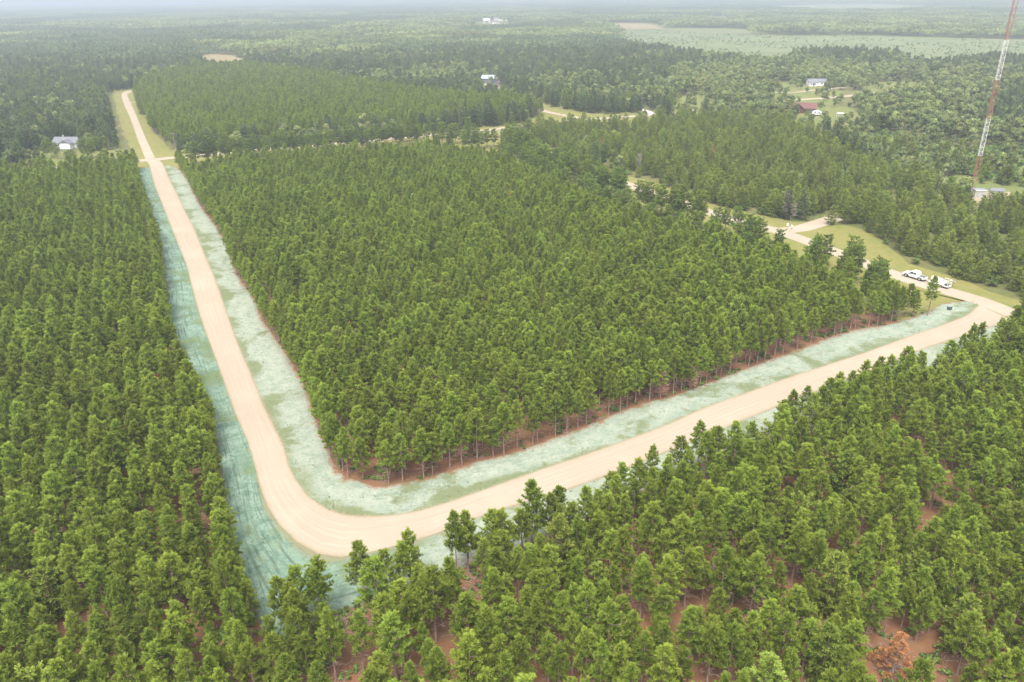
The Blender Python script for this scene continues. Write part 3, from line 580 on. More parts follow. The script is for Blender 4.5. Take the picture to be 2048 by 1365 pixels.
a = zj & ~zm & (U > .80) & (U < .93); put('shrub', C[a], sc[a])
a = zm & (noise(C, 22, 1) > -.5) & (U < .34); put('shrub', C[a], sc[a] * 1.1)
a = zm & (noise(C, 30, 2) > -.3) & (U > .86); put('broadleaf_tree', C[a], sc[a] * .7)
a = zm & (noise(C, 26, 3) > 0) & (U > .76) & (U < .85); put('jack_pine', C[a], sc[a] * .95)
rest = zd & ~zm & ~zj
a = rest & (U < .27); put('broadleaf_tree', C[a], sc[a])
a = rest & (noise(C, 45, 4) > .45) & (U > .5); put('conifer', C[a], sc[a] * .85)
a = rest & (U > .45) & (U < .5); put('shrub', C[a], sc[a] * 1.2)
nn = ~(zj | zm | zd); mixn = noise(C, 75, 5) + .5 * noise(C, 28, 0)
a = nn & (mixn < .35) & (U < .46); put('conifer', C[a], sc[a] * .9)
a = nn & (mixn < .35) & (U > .86) & (noise(C, 40, 3) > .1); put('jack_pine', C[a], sc[a] * 1.25)
a = nn & (mixn < .35) & (U > .97); put('broadleaf_tree', C[a], sc[a])
a = nn & (mixn >= .35) & (U < .26); put('broadleaf_tree', C[a], sc[a])
a = nn & (mixn >= .35) & (U > .90); put('conifer', C[a], sc[a] * .9)
for n, c, p in OPENW:
    if c == 'lawn':
        q = LAWN_C[inside(p, LAWN_C)]; q = q[rng.uniform(size=len(q)) < .05]
        for b in B_PTS: q = q[np.linalg.norm(q - b, axis=1) > 9.5]
        for ln, w in exec_roads: q = q[dist_line(ln, q) > 4]
        put('broadleaf_tree', q, rng.uniform(.5, .85, len(q)))
# bushes dotted over the marsh
mw = OPENW[0][2]; lo, hi = mw.min(0), mw.max(0); q = rng.uniform(lo, hi, (4200, 2)); q = q[inside(mw, q) & (noise(q, 60, 3) > -.2)]; put('shrub', q, rng.uniform(.25, .8, len(q)))
for P_ in (P1, P2, P3):
    lo, hi = P_.min(0), P_.max(0); q = rng.uniform(lo, hi, (26000, 2)); q = q[inside(P_, q) & in_view(q, 2, 20, 40)]; dd = np.minimum(dist_line(in_edge, q), dist_line(out_edge, q)); q = q[(dd < 5) | (rng.uniform(size=len(q)) < .12)][:1500]; put('brush', q, rng.uniform(.4, 1.1, len(q)))
for ln_, up_ in ((in_road, in_edge), (out_road, out_edge)):
    for k in range(260):
        i_ = rng.integers(len(ln_)); j_ = min(i_ + 1, len(ln_) - 1); f_ = rng.uniform(); g_ = rng.beta(1.2, 1.6) * .9 + .05; a_ = ln_[i_] * (1 - f_) + ln_[j_] * f_; b_ = up_[i_] * (1 - f_) + up_[j_] * f_; put('brush', (a_ * (1 - g_) + b_ * g_)[None], np.array([rng.uniform(.07, .22)]))
# canopy patches out to the horizon
st = 34.0; gx, gy = np.meshgrid(np.arange(-6800, 6800, st), np.arange(900, 10500, st)); C = np.stack([gx.ravel(), gy.ravel()], 1) + rng.uniform(-8, 8, (gx.size, 2))
C = C[in_view(C, 8, 220) & (np.linalg.norm(C, axis=1) > 930)]
bad = np.zeros(len(C), bool)
for n, c, p in OPENW:
    e = p + 0; bad |= inside(e, C) | (dist_line(np.vstack([e, e[:1]]), C) < 14)
for b in GP([(985,48),(1000,42),(972,46),(1169,79),(1945,152)]): bad |= np.linalg.norm(C - b, axis=1) < 42
for lk in ([(1821,18),(1936,16.5),(1930,19),(1840,20)], [(1618,21.5),(1768,23),(1750,24.5),(1650,24)]): bad |= dist_line(GP(lk), C) < 60
C = C[~bad]; mn = noise(C, 380, 1) + .45 * noise(C, 120, 2) + np.where((C[:, 0] > 150) & (C[:, 1] < 1900), .55, 0); a = mn < .2
far = rng.normal(1, .1, len(C)); put('canopy_conifer', C[a], far[a]); put('canopy_leaf', C[~a], far[~a])
_q = g1(345, 640)
for _k in TREES:
    if _k != 'red_pine': TREES[_k] = [r for r in TREES[_k] if math.hypot(r[0] - _q[0], r[1] - _q[1]) > 11]
# ------------------------------------------------------------------ individuals and the rest
def scatter(name, kind, rows, label):
    me = bpy.data.meshes.new(name); n = len(rows); A = np.array([r[:6] for r in rows], float)
    me.vertices.add(n); me.vertices.foreach_set('co', np.column_stack([A[:, :2], np.zeros(n)]).astype(np.float32).ravel())
    for nm, v in (('rz', A[:, 2]), ('sz', A[:, 3]), ('sw', A[:, 3] * A[:, 4])): at = me.attributes.new(nm, 'FLOAT', 'POINT'); at.data.foreach_set('value', v.astype(np.float32))
    at = me.attributes.new('pid', 'INT', 'POINT'); at.data.foreach_set('value', A[:, 5].astype(np.int32))
    o = link(name, me, None, 'stuff', label, 'trees'); g = bpy.data.node_groups.new(name + '_scatter', 'GeometryNodeTree')
    g.interface.new_socket('Geometry', in_out='INPUT', socket_type='NodeSocketGeometry'); g.interface.new_socket('Geometry', in_out='OUTPUT', socket_type='NodeSocketGeometry')
    gi = g.nodes.new('NodeGroupInput'); go = g.nodes.new('NodeGroupOutput'); ip = g.nodes.new('GeometryNodeInstanceOnPoints'); ci = g.nodes.new('GeometryNodeCollectionInfo')
    ci.inputs['Collection'].default_value = KINDS[kind].col; ci.inputs['Separate Children'].default_value = True; ci.inputs['Reset Children'].default_value = True
    def na(nm, t):
        x = g.nodes.new('GeometryNodeInputNamedAttribute'); x.data_type = t; x.inputs[0].default_value = nm; return x.outputs[0]
    cx = g.nodes.new('ShaderNodeCombineXYZ'); g.links.new(na('rz', 'FLOAT'), cx.inputs[2]); er = g.nodes.new('FunctionNodeEulerToRotation'); g.links.new(cx.outputs[0], er.inputs[0])
    cs = g.nodes.new('ShaderNodeCombineXYZ'); sw = na('sw', 'FLOAT'); g.links.new(sw, cs.inputs[0]); g.links.new(sw, cs.inputs[1]); g.links.new(na('sz', 'FLOAT'), cs.inputs[2])
    ip.inputs['Pick Instance'].default_value = True
    for a_, b_ in ((gi.outputs[0], ip.inputs['Points']), (ci.outputs[0], ip.inputs['Instance']), (na('pid', 'INT'), ip.inputs['Instance Index']), (er.outputs[0], ip.inputs['Rotation']), (cs.outputs[0], ip.inputs['Scale']), (ip.outputs[0], go.inputs[0])): g.links.new(a_, b_)
    md = o.modifiers.new('scatter', 'NODES'); md.node_group = g
    return o
def nth(n): return '%d%s' % (n, 'th' if 10 <= n % 100 <= 20 else {1: 'st', 2: 'nd', 3: 'rd'}.get(n % 10, 'th'))
LAND = {'the orange dead pine': (1785,1330), 'the road bend': (640,1080), 'the white pickup': (1828,556), 'the leaning grey dead tree': (1578,432), 'the red and white mast': (1942,386), 'the camper trailer': (1632,230), 'the brown house': (1600,226), 'the sandy side road': (1640,448),
        'the crossroads': (305,320), 'the road corner by the green box': (1985,615), 'the blue roofed barn': (980,164), 'the white house with the porch': (1626,174), 'the curving grassy road': (1110,226), 'the grey roofed house': (140,298), 'the mown lawn': (1385,202)}
LN = list(LAND); LW = GP([LAND[k] for k in LN])
out_dense = smooth(out_edge, 1.0)
def individuals(kind, name, cat, limit, group, adjs, stuff_name, stuff_label, min_px=0):
    rows = TREES[kind]; A = np.array([r[:2] for r in rows]); hh = np.array([KINDS[kind].h[r[5]] * r[3] for r in rows])
    p, z = PX(np.column_stack([A, hh * .62])); vis = (z > 5) & (p[:, 0] > -8) & (p[:, 0] < 2056) & (p[:, 1] < 1375) & (p[:, 1] > 0)
    big = np.where(vis, hh * np.array([r[4] for r in rows]) ** .3 / z, 0); order = np.argsort(-big)[:limit]; order = [o for o in order if big[o] > 0]
    chosen = set(order); rest_ = [r for i, r in enumerate(rows) if i not in chosen]
    # ranks for the labels
    rank = {}
    if kind == 'red_pine':
        byl = {}
        for i, r in enumerate(rows): byl.setdefault((r[6], r[8]), []).append(i)
        lines = {}
        for (b, j) in byl: lines.setdefault(b, []).append(j)
        seen = {}
        for i in order: seen.setdefault(rows[i][6], set()).add(rows[i][8])
        for b, js in seen.items():
            js = sorted(js)
            for n_, j in enumerate(js):
                mem = sorted((i for i in order if rows[i][6] == b and rows[i][8] == j), key=lambda i: -rows[i][7])
                for q_, i in enumerate(mem): rank[i] = (b, n_ + 1, q_ + 1)
    else:
        nl = {}
        for i in order:
            d = np.linalg.norm(LW - A[i], axis=1); k = int(d.argmin()); nl.setdefault(k, []).append((d[k], i))
        for k, v in nl.items():
            for n_, (d, i) in enumerate(sorted(v)): rank[i] = (LN[k], n_ + 1)
    kd = KINDS[kind]; med = np.median(hh[order]); medw = 1.0
    for i in order:
        x, y, rz, s0, w, pid, blk, ii, jj = rows[i]
        size = 'tall ' if hh[i] > med * 1.06 else ('short ' if hh[i] < med * .94 else ''); wid = 'broad ' if w > 1.07 else ('slender ' if w < .93 else '')
        if kind == 'red_pine':
            b, line, pos = rank[i]; where = 'lower plantation' if b == 'lower' else ('left plantation' if b == 'left' else 'middle plantation')
            lab = '%s%sgreen pine in the %s, %s line from its left, %s tree back' % (size, wid, where, nth(line), nth(pos))
        else:
            lm, n_ = rank[i]; lab = '%s%s%s, %s nearest to %s' % (size, wid, adjs, nth(n_), lm)
        t = root(name, (x, y, 0), rz, lab, cat, group); t.scale = (s0 * w, s0 * w, s0)
        link('trunk', kd.trunk[pid], t); link('crown', kd.crown[pid], t)
    if rest_: scatter(stuff_name, kind, rest_, stuff_label)
    return order
individuals('red_pine', 'red_pine', 'pine tree', 300, 'plantation pines nearest the viewer', '', 'pine_plantation', 'dense planted rows of green pines filling the blocks between the roads')
individuals('jack_pine', 'jack_pine', 'pine tree', 300, 'shaggy jack pines', 'yellow-green shaggy pine', 'jack_pine_wood', 'loose wood of shaggy yellow-green pines beyond the sandy road')
individuals('tall_pine', 'tall_pine', 'pine tree', 300, 'dark pines lining the old roads', 'dark round-topped pine', 'roadside_pine_wood', 'dark pines farther along the old road')
individuals('broadleaf_tree', 'broadleaf_tree', 'tree', 300, 'leafy trees around the houses and meadow', 'leafy grey-green tree', 'broadleaf_wood', 'grey-green broadleaf wood reaching away toward the marsh')
individuals('shrub', 'shrub', 'shrub', 220, 'low shrubs in the meadow', 'low rounded green shrub', 'marsh_scrub', 'low scrub dotted over the meadow and the pale marsh')
scatter('brush', 'brush', TREES['brush'], 'low weeds and fallen twigs along the plantation edges')
scatter('conifer_forest', 'conifer', TREES['conifer'], 'dark mixed conifer forest behind the plantation')
scatter('far_conifer_forest', 'canopy_conifer', TREES['canopy_conifer'], 'hazy blue-green conifer forest stretching to the horizon')
scatter('far_broadleaf_forest', 'canopy_leaf', TREES['canopy_leaf'], 'paler hazy broadleaf woods among the far conifers')
# ------------------------------------------------------------------ painted things
def paint(name, col, rough=.5, metal=0., spec=.4): return simple(name, col, rough, spec, metal, .05, 2.0)
M['white'] = paint('white_paint', (.62, .61, .60)); M['offwhite'] = paint('offwhite_siding', (.40, .39, .36), .7); M['mast_red'] = paint('mast_red_paint', (.26, .095, .075), .6); M['mast_white'] = paint('mast_white_paint', (.50, .49, .48), .5)
M['glass'] = paint('dark_glass', (.03, .035, .04), .1, 0, .6); M['rubber'] = paint('tyre_rubber', (.03, .03, .03), .85); M['steel'] = paint('grey_steel', (.45, .45, .46), .45, .6); M['dark'] = paint('dark_metal', (.07, .07, .075), .6)
M['lamp'] = paint('lamp_glass', (.75, .76, .78), .15); M['red_lamp'] = paint('red_lamp_glass', (.4, .03, .03), .2); M['green_box'] = paint('dark_green_paint', (.05, .09, .065), .5); M['wood_pole'] = simple('pole_wood', (.24, .21, .185), .9, .1, 0, .2, 4)
M['grey_roof'] = simple('grey_shingles', (.135, .14, .155), .9, .1, 0, .15, 3); M['blue_roof'] = paint('pale_blue_metal_roof', (.23, .262, .285), .5); M['blue_wall'] = paint('blue_grey_siding', (.10, .145, .19), .7); M['brown_roof'] = simple('red_brown_metal_roof', (.115, .052, .045), .7, .2, 0, .12, 2); M['log'] = simple('red_brown_log_wall', (.085, .036, .027), .85, .1, 0, .25, 4)
M['tan_roof'] = simple('tan_shingles', (.15, .12, .10), .9, .1, 0, .12, 3); M['red_roof'] = paint('bright_red_roof', (.30, .075, .06), .6); M['plaster'] = simple('cream_concrete', (.36, .34, .30), .9, .1, 0, .1, 2); M['flat_grey'] = simple('flat_roof_membrane', (.17, .18, .20), .9, .1, 0, .1, 2)
def dirn(a, b): v = g1(*b) - g1(*a); return math.atan2(v[1], v[0])
def wheel(t, x, y, r, w):
    o = link('wheel', MB().tube([(x, y - w / 2, r), (x, y - w / 2 + .03, r), (x, y + w / 2 - .03, r), (x, y + w / 2, r)], [r * .9, r, r, r * .9], 18).mesh('wheel', M['rubber']), t)
    sg = 1 if y > 0 else -1; MB().tube([(x, y + sg * (w / 2 - .02), r), (x, y + sg * (w / 2 + .012), r)], [r * .6, r * .55], 12).obj('rim', M['steel'], o)
# ---- white pickup on the sandy road, nose toward the upper left
p = g1(1829, 557); rz = dirn((1875, 577), (1789, 550))
t = root('pickup_truck', (p[0], p[1], .05), rz, 'white crew cab pickup parked on the sandy road towing a trailer', 'pickup')
low = [(-2.85, .55), (-2.85, .98), (-.95, 1.02), (1.15, 1.05), (2.55, 1.0), (2.85, .82), (2.88, .48), (2.35, .42), (2.3, .62), (2.1, .82), (1.75, .88), (1.4, .82), (1.2, .62), (1.15, .42), (-1.25, .42), (-1.3, .62), (-1.5, .82), (-1.85, .88), (-2.2, .82), (-2.4, .62), (-2.45, .5)]
b = MB().prism([(x, z) for x, z in low], -.97, .97, 'y'); b.obj('body', M['white'], t, .03)
MB().prism([(-1.0, 1.0), (-.92, 1.62), (-.55, 1.84), (.55, 1.84), (.85, 1.74), (1.5, 1.04)], -.86, .86, 'y').obj('cab', M['white'], t, .05)
for sgn in (-1, 1):
    MB().prism([(-.80, 1.18), (-.74, 1.58), (-.12, 1.62), (-.10, 1.16)], sgn * .861, sgn * .869, 'y').obj('window', M['glass'], t)
    MB().prism([(.0, 1.16), (-.02, 1.62), (.55, 1.62), (1.08, 1.14)], sgn * .861, sgn * .869, 'y').obj('window', M['glass'], t)
    MB().box((.95, sgn * 1.08, 1.2), (.18, .22, .2)).obj('mirror', M['dark'], t, .02)
    MB().box((2.84, sgn * .74, .84), (.1, .34, .18)).obj('headlight', M['lamp'], t, .02); MB().box((-2.855, sgn * .86, .85), (.05, .18, .32)).obj('tail_light', M['red_lamp'], t, .01)
    for x in (1.75, -1.85): wheel(t, x, sgn * .84, .40, .28)
MB().add([(.895, -.74, 1.735), (.895, .74, 1.735), (1.42, .78, 1.14), (1.42, -.78, 1.14)], [(0, 1, 2, 3)]).add([(.905, -.74, 1.725), (.905, .74, 1.725), (1.43, .78, 1.12), (1.43, -.78, 1.12)], [(3, 2, 1, 0)]).obj('windscreen', M['glass'], t)
MB().box((-1.95, 0, 1.005), (1.66, 1.56, .03)).obj('truck_bed', M['dark'], t)
MB().box((2.9, 0, .55), (.14, 1.86, .22)).obj('bumper', M['steel'], t, .03); MB().box((-2.9, 0, .56), (.14, 1.8, .18)).obj('bumper', M['steel'], t, .03); MB().box((2.875, 0, .8), (.03, 1.05, .26)).obj('grille', M['dark'], t)
# ---- the hydroseeding trailer behind it
d = np.array([math.cos(rz), math.sin(rz)]); q = p - d * 6.5
t = root('hydroseeder_trailer', (q[0], q[1], .05), rz, 'white hydroseeding trailer with tank and railed deck behind the pickup', 'trailer'); t.scale = (.86, .86, .86)
f = MB().box((0, 0, .62), (5.6, 1.9, .14)); f.tube([(2.8, .5, .62), (4.1, 0, .56)], .06).tube([(2.8, -.5, .62), (4.1, 0, .56)], .06); f.obj('chassis', M['white'], t)
MB().tube([(-.4, 0, 1.48), (-.3, 0, 1.48), (2.4, 0, 1.48), (2.5, 0, 1.48)], [.66, .78, .78, .66], 20).obj('tank', M['white'], t, smooth_=True)
MB().tube([(1.0, 0, 2.2), (1.0, 0, 2.42)], .32, 14).obj('hatch', M['steel'], t)
for x in (.1, 2.0): MB().box((x, 0, .88), (.22, 1.3, .42)).obj('cradle', M['white'], t)
rl = MB()
for x in (-2.7, -1.65, -.6):
    for y in (-.9, .9): rl.tube([(x, y, .69), (x, y, 2.35)], .04, 5)
for z in (1.5, 2.35):
    for y in (-.9, .9): rl.tube([(-2.7, y, z), (-.6, y, z)], .04, 5)
    rl.tube([(-2.7, -.9, z), (-2.7, .9, z)], .04, 5)
rl.obj('railing', M['white'], t)
MB().box((-2.0, 0, 1.05), (.9, 1.0, .7)).obj('engine_housing', M['dark'], t, .05)
MB().tube([(-1.2, -.55, 1.25), (-1.2, -.45, 1.25), (-1.2, .45, 1.25), (-1.2, .55, 1.25)], [.5, .42, .42, .5], 16).obj('hose_reel', M['white'], t)
for y in (-.98, .98):
    MB().box((-.5, y * 1.02, .98), (1.9, .3, .05)).obj('mudguard', M['white'], t)
    for x in (-.95, -.05): wheel(t, x, y * 1.02, .37, .24)
MB().tube([(3.6, 0, .1), (3.6, 0, .6)], .04, 6).obj('jack_stand', M['steel'], t)
# ---- small roadside things
x, y = g1(1905, 574); t = root('mailbox', (x, y, 0), dirn((1889, 574), (1940, 587)), 'pair of grey mailboxes on one short post in the grass near the trailer', 'mailbox')
MB().box((0, 0, .55), (.11, .11, 1.1)).box((0, 0, 1.12), (.75, .4, .05)).obj('post', M['wood_pole'], t)
for k in (-.2, .2): MB().prism([(k - .13, 1.15), (k + .13, 1.15), (k + .13, 1.33), (k + .08, 1.42), (k - .08, 1.42), (k - .13, 1.33)], -.27, .27, 'y').obj('letter_box', M['steel'], t)
x, y = g1(1898.5, 620); t = root('utility_box', (x, y, 0), dirn((1885, 608), (1940, 601)), 'dark green utility box with pale lid at the end of the mint verge', 'utility box')
MB().box((0, 0, .38), (.85, .65, .76)).obj('cabinet', M['green_box'], t, .02); MB().box((0, 0, .80), (.92, .72, .08), taper=.9).obj('lid', M['flat_grey'], t, .01); MB().box((0, -.332, .4), (.5, .012, .55)).obj('door', M['dark'], t)
def sign_post(px, py, lab, plate=(.5, .5), hgt=1.9, name='road_sign', cat='sign', mat='white'):
    x, y = g1(px, py); t = root(name, (x, y, 0), 0, lab, cat); MB().tube([(0, 0, 0), (0, 0, hgt)], .05, 6).obj('post', M['steel'], t); MB().box((0, -.06, hgt - plate[1] / 2), (plate[0], .03, plate[1])).obj('plate', M[mat], t, .005); return t
sign_post(1574, 460, 'small white road sign on a thin post where the side road leaves', (.6, .75), 2.0)
sign_post(269, 313, 'small white sign by the crossroads beside the left road arm', (.8, .6), 1.5)
sign_post(1124, 224, 'thin white marker post on the grass beside the curving road', (.3, .4), 2.4, 'marker_post', 'post')
sign_post(1005, 272, 'short white marker post beside the old road near the open bend', (.35, .5), 1.9, 'marker_post', 'post')
x, y = g1(1583, 460); t = root('mailbox', (x, y, 0), 0, 'single white mailbox by the mouth of the sandy side road', 'mailbox'); MB().box((0, 0, .5), (.1, .1, 1.0)).obj('post', M['wood_pole'], t); MB().prism([(-.2, 1.0), (.2, 1.0), (.2, 1.3), (.1, 1.42), (-.1, 1.42), (-.2, 1.3)], -.35, .35, 'y').obj('letter_box', M['white'], t)
POLE = [(352, 304, 'wooden utility pole right of the crossroads before the back plantation', 8.6), (634, 280, 'wooden utility pole against the back plantation, midway along the old road', 8.6), (886, 262, 'pale utility pole near the bend of the old road', 8.2), (255, 302, 'utility pole left of the crossroads road, closest to the crossroads', 8.4), (244, 268, 'utility pole left of the far road, second beyond the crossroads', 8.8), (225, 216, 'utility pole left of the far road, farthest one', 9.5), (1715, 176, 'pale utility pole by the far road near the white house', 9.5), (1123, 236, 'utility pole on the grass between the curving road and the old road', 6.5)]
for px, py, lab, hh in POLE:
    x, y = g1(px, py); t = root('utility_pole', (x, y, 0), R_(25), lab, 'utility pole', 'utility poles along the old roads')
    MB().tube([(0, 0, 0), (0, 0, hh)], [.17, .12], 8).obj('pole', M['wood_pole'], t); MB().box((0, -.16, hh - .5), (1.9, .1, .13)).obj('crossarm', M['wood_pole'], t)
    for k in (-.85, .0, .85): MB().tube([(k, -.16, hh - .43), (k, -.16, hh - .22)], [.06, .04], 6).obj('insulator', M['steel'], t)
# ---- guyed lattice mast
x, y = g1(1942, 386); t = root('radio_mast', (x, y, 0), R_(12), 'tall red and white guyed lattice mast rising past the top of the picture', 'mast')
sec = 12.2; rad = .78; cor = [(rad * math.cos(R_(90 + 120 * k)), rad * math.sin(R_(90 + 120 * k))) for k in range(3)]
MB().box((0, 0, .3), (2.6, 2.6, .6)).obj('footing', M['plaster'], t)
for sI in range(7):
    z0 = .6 + sI * sec; z1 = z0 + sec if sI < 6 else z0 + 7.5; b = MB(); nb = max(1, int((z1 - z0) / 1.35)); dz = (z1 - z0) / nb
    for cx_, cy_ in cor: b.tube([(cx_, cy_, z0), (cx_, cy_, z1)], .075, 6)
    for k in range(nb):
        for q in range(3):
            a, c = cor[q], cor[(q + 1) % 3]; za, zb = z0 + k * dz, z0 + (k + 1) * dz; b.tube([(*a, za), (*c, zb)] if (k + q) % 2 else [(*c, za), (*a, zb)], .032, 4); b.tube([(*a, za), (*c, za)], .032, 4)
    b.obj('mast_section', M['mast_white'] if sI % 2 else M['mast_red'], t)
    if sI in (2, 4): 
        for q in range(3): cx_, cy_ = cor[q]; MB().tube([(cx_, cy_, z1), (cx_ * 46, cy_ * 46, .2)], .018, 3).obj('guy_wire', M['steel'], t)
MB().tube([(.75, -.2, 62.5), (.75, -.2, 66)], .09, 6).obj('antenna', M['mast_white'], t)
# ---- buildings
def gable_house(name, lab, cat, px, py, w, dpt, hw, hr, rz, wall, roof, over=.4, windows=(), doors=(), chimney=None, trim=None):
    x, y = g1(px, py); t = root(name, (x, y, 0), rz, lab, cat); MB().prism([(-dpt / 2, 0), (dpt / 2, 0), (dpt / 2, hw), (0, hw + hr), (-dpt / 2, hw)], -w / 2, w / 2).obj('wall', M[wall], t)
    th = .16; sl = hr / (dpt / 2); e = dpt / 2 + over; z = hw - over * sl
    r = MB().prism([(-e, z + .02), (0, hw + hr + .02), (e, z + .02), (e, z + .02 + th), (0, hw + hr + .02 + th), (-e, z + .02 + th)], -w / 2 - over, w / 2 + over); ro = r.obj('roof', M[roof], t)
    if chimney: MB().box((chimney[0], chimney[1], hw + hr * .8), (.7, .7, hr * 1.2)).obj('chimney', M['plaster'], ro)
    if trim:
        for s_ in (-1, 1):
            xx = s_ * (w / 2 + over + .012); MB().prism([(-e, z - .12), (0, hw + hr - .12), (e, z - .12), (e, z + .2), (0, hw + hr + .2), (-e, z + .2)], xx - .012, xx + .012).obj('gable_trim', M[trim], ro)
    for face, u, zc, ww, wh in windows: facade(t, 'window', face, u, zc, ww, wh, w, dpt, 'glass', 'white')
    for face, u, zc, ww, wh, mt in doors: facade(t, 'door', face, u, zc, ww, wh, w, dpt, mt, None)
    return t
def facade(t, nm, face, u, zc, ww, wh, w, dpt, mat, frame):
    pos, dm = {'f': ((u, -dpt / 2 - .02, zc), (ww, .04, wh)), 'b': ((u, dpt / 2 + .02, zc), (ww, .04, wh)), 'l': ((-w / 2 - .02, u, zc), (.04, ww, wh)), 'r': ((w / 2 + .02, u, zc), (.04, ww, wh))}[face]
    o = MB().box(pos, dm).obj(nm, M[mat], t)
    if frame:
        k = 0 if face in 'fb' else 1; fr = MB()
        for sgn in (-1, 1):
            c = list(pos); c[k] += sgn * (ww / 2 + .06); dd = list(dm); dd[k] = .12; dd[1 - k] = .07; dd[2] = wh + .24; fr.box(c, dd); c = list(pos); c[2] += sgn * (wh / 2 + .06); dd = list(dm); dd[2] = .12; dd[1 - k] = .07; fr.box(c, dd)
        fr.obj('frame', M[frame], o)
def annex(t, name, off, w, dpt, hw, hr, wall, roof, over=.35, along='y', extra=()):
    """a wing of the same house, its ridge running along y (gable to the front) or x"""
    ox, oy = off
    if along == 'y':
        MB().prism([(ox - w / 2, 0), (ox + w / 2, 0), (ox + w / 2, hw), (ox, hw + hr), (ox - w / 2, hw)], oy - dpt / 2, oy + dpt / 2, 'y').obj(name, M[wall], t); e = w / 2 + over; z = hw - over * hr / (w / 2)
        MB().prism([(ox - e, z + .03), (ox, hw + hr + .03), (ox + e, z + .03), (ox + e, z + .2), (ox, hw + hr + .2), (ox - e, z + .2)], oy - dpt / 2 - over, oy + dpt / 2 + over, 'y').obj('roof', M[roof], t)
    else:
        MB().prism([(oy - dpt / 2, 0), (oy + dpt / 2, 0), (oy + dpt / 2, hw), (oy, hw + hr), (oy - dpt / 2, hw)], ox - w / 2, ox + w / 2, 'x').obj(name, M[wall], t); e = dpt / 2 + over; z = hw - over * hr / (dpt / 2)
        MB().prism([(oy - e, z + .03), (oy, hw + hr + .03), (oy + e, z + .03), (oy + e, z + .2), (oy, hw + hr + .2), (oy - e, z + .2)], ox - w / 2 - over, ox + w / 2 + over, 'x').obj('roof', M[roof], t)
t = gable_house('house', 'grey roofed house with a white front gable among pines left of the crossroads', 'house', 139, 294, 15, 8.5, 2.8, 2.6, R_(-4), 'offwhite', 'grey_roof', .5, [('f', -5.6, 1.5, 1.4, 1.2), ('f', -3.4, 1.5, 1.2, 1.2)], (), (-3, 1))
annex(t, 'garage_wing', (2.2, -5.6), 6.4, 4.6, 2.9, 1.9, 'white', 'grey_roof'); t.scale = (.8, .8, .85); MB().box((2.2, -7.93, 1.25), (4.6, .05, 2.3)).obj('garage_door', M['white'], t); MB().prism([(-.1, 3.1), (4.5, 3.1), (2.2, 4.45)], -7.96, -7.91, 'y').obj('gable_panel', M['grey_roof'], t)
t = gable_house('barn', 'blue metal roofed barn with white trim and pale gable end', 'barn', 981, 166, 12.5, 8.5, 3.6, 2.2, R_(-8), 'blue_wall', 'blue_roof', .5, [('l', .2, 2.9, 1.1, 1.0), ('f', 2, 2, 1.4, 1.1)], [('l', -.1, 1.25, 2.4, 2.3, 'white')], None, 'white')
t = gable_house('house', 'red brown log house with a front gable facing the lawn', 'house', 1604, 224, 13.5, 7.5, 2.6, 2.4, R_(-14), 'log', 'brown_roof', .6, [('f', 3.2, 1.4, 1.3, 1.1), ('f', 5.2, 1.4, 1.0, 1.1)], [('r', 0, 1.1, 1.0, 2.1, 'dark')], None)
annex(t, 'front_wing', (-3.0, -4.6), 6.4, 4.0, 2.6, 2.5, 'log', 'brown_roof', .6); MB().box((-3.0, -6.63, 3.3), (.9, .05, .9)).obj('gable_window', M['plaster'], t); MB().box((-3.6, -6.63, 1.1), (1.0, .05, 2.0)).obj('door', M['dark'], t)
annex(t, 'rear_wing', (-5.2, 6.8), 7.0, 7.5, 2.6, 2.3, 'log', 'tan_roof', .5)
t = gable_house('house', 'long white house with grey roof and a small front porch room', 'house', 1632, 171, 13, 6.5, 2.8, 1.7, R_(-2), 'white', 'grey_roof', .4, [('f', 3.0, 1.5, 1.1, 1.1), ('f', 5.0, 1.5, 1.1, 1.1)], (), None)
annex(t, 'porch_room', (-4.2, -5.0), 5.6, 3.6, 2.4, .8, 'white', 'grey_roof', .25, 'x')
for k in (-5.6, -4.6, -2.9): MB().box((k, -6.83, 1.35), (.6, .05, .9)).obj('window', M['glass'], t)
MB().box((-3.8, -6.83, 1.05), (.9, .06, 2.0)).obj('door', M['dark'], t)
gable_house('shed', 'small grey roofed shed beside the long white house', 'shed', 1666, 165, 6.0, 5.0, 2.3, 1.6, R_(30), 'plaster', 'tan_roof', .3, (), [('f', 0, 1.0, 1.6, 1.9, 'dark')])
gable_house('shed', 'long low shed with a bright white roof behind dark trees', 'shed', 1526, 172, 9, 11, 2.2, 2.2, R_(60), 'offwhite', 'white', .4, (), [('l', 0, 1.1, 2.6, 2.1, 'dark')])
gable_house('shed', 'tiny white hut half hidden in trees left of the white roofed shed', 'shed', 1490, 164, 3.6, 3.6, 2.4, 1.2, R_(20), 'white', 'white', .2, (), [('f', 0, 1.0, .9, 1.9, 'dark')])
gable_house('house', 'distant house with a bright red roof beside the mast', 'house', 1945, 154, 9, 8, 3.2, 3.0, R_(25), 'white', 'red_roof', .4, [('f', 0, 1.6, 1.4, 1.2)], (), None)
gable_house('house', 'lone white house in the far woods before the marsh', 'house', 1169, 80, 16, 11, 4.5, 3.5, R_(12), 'white', 'white', .4, [('f', -3, 2.2, 1.4, 1.4), ('f', 3, 2.2, 1.4, 1.4)])
gable_house('farm_building', 'far white farm shed with a long pale roof', 'farm building', 1001, 42.0, 34, 14, 5, 4, R_(8), 'white', 'grey_roof', .6, (), [('f', 8, 2.4, 5, 4.6, 'dark')])
gable_house('farm_house', 'far white farmhouse in front of the pale sheds', 'house', 990, 49.0, 17, 11, 5, 3.5, R_(-10), 'white', 'tan_roof', .5, [('f', -6, 3, 2, 2), ('f', 6, 3, 2, 2)], (), (5, 1))
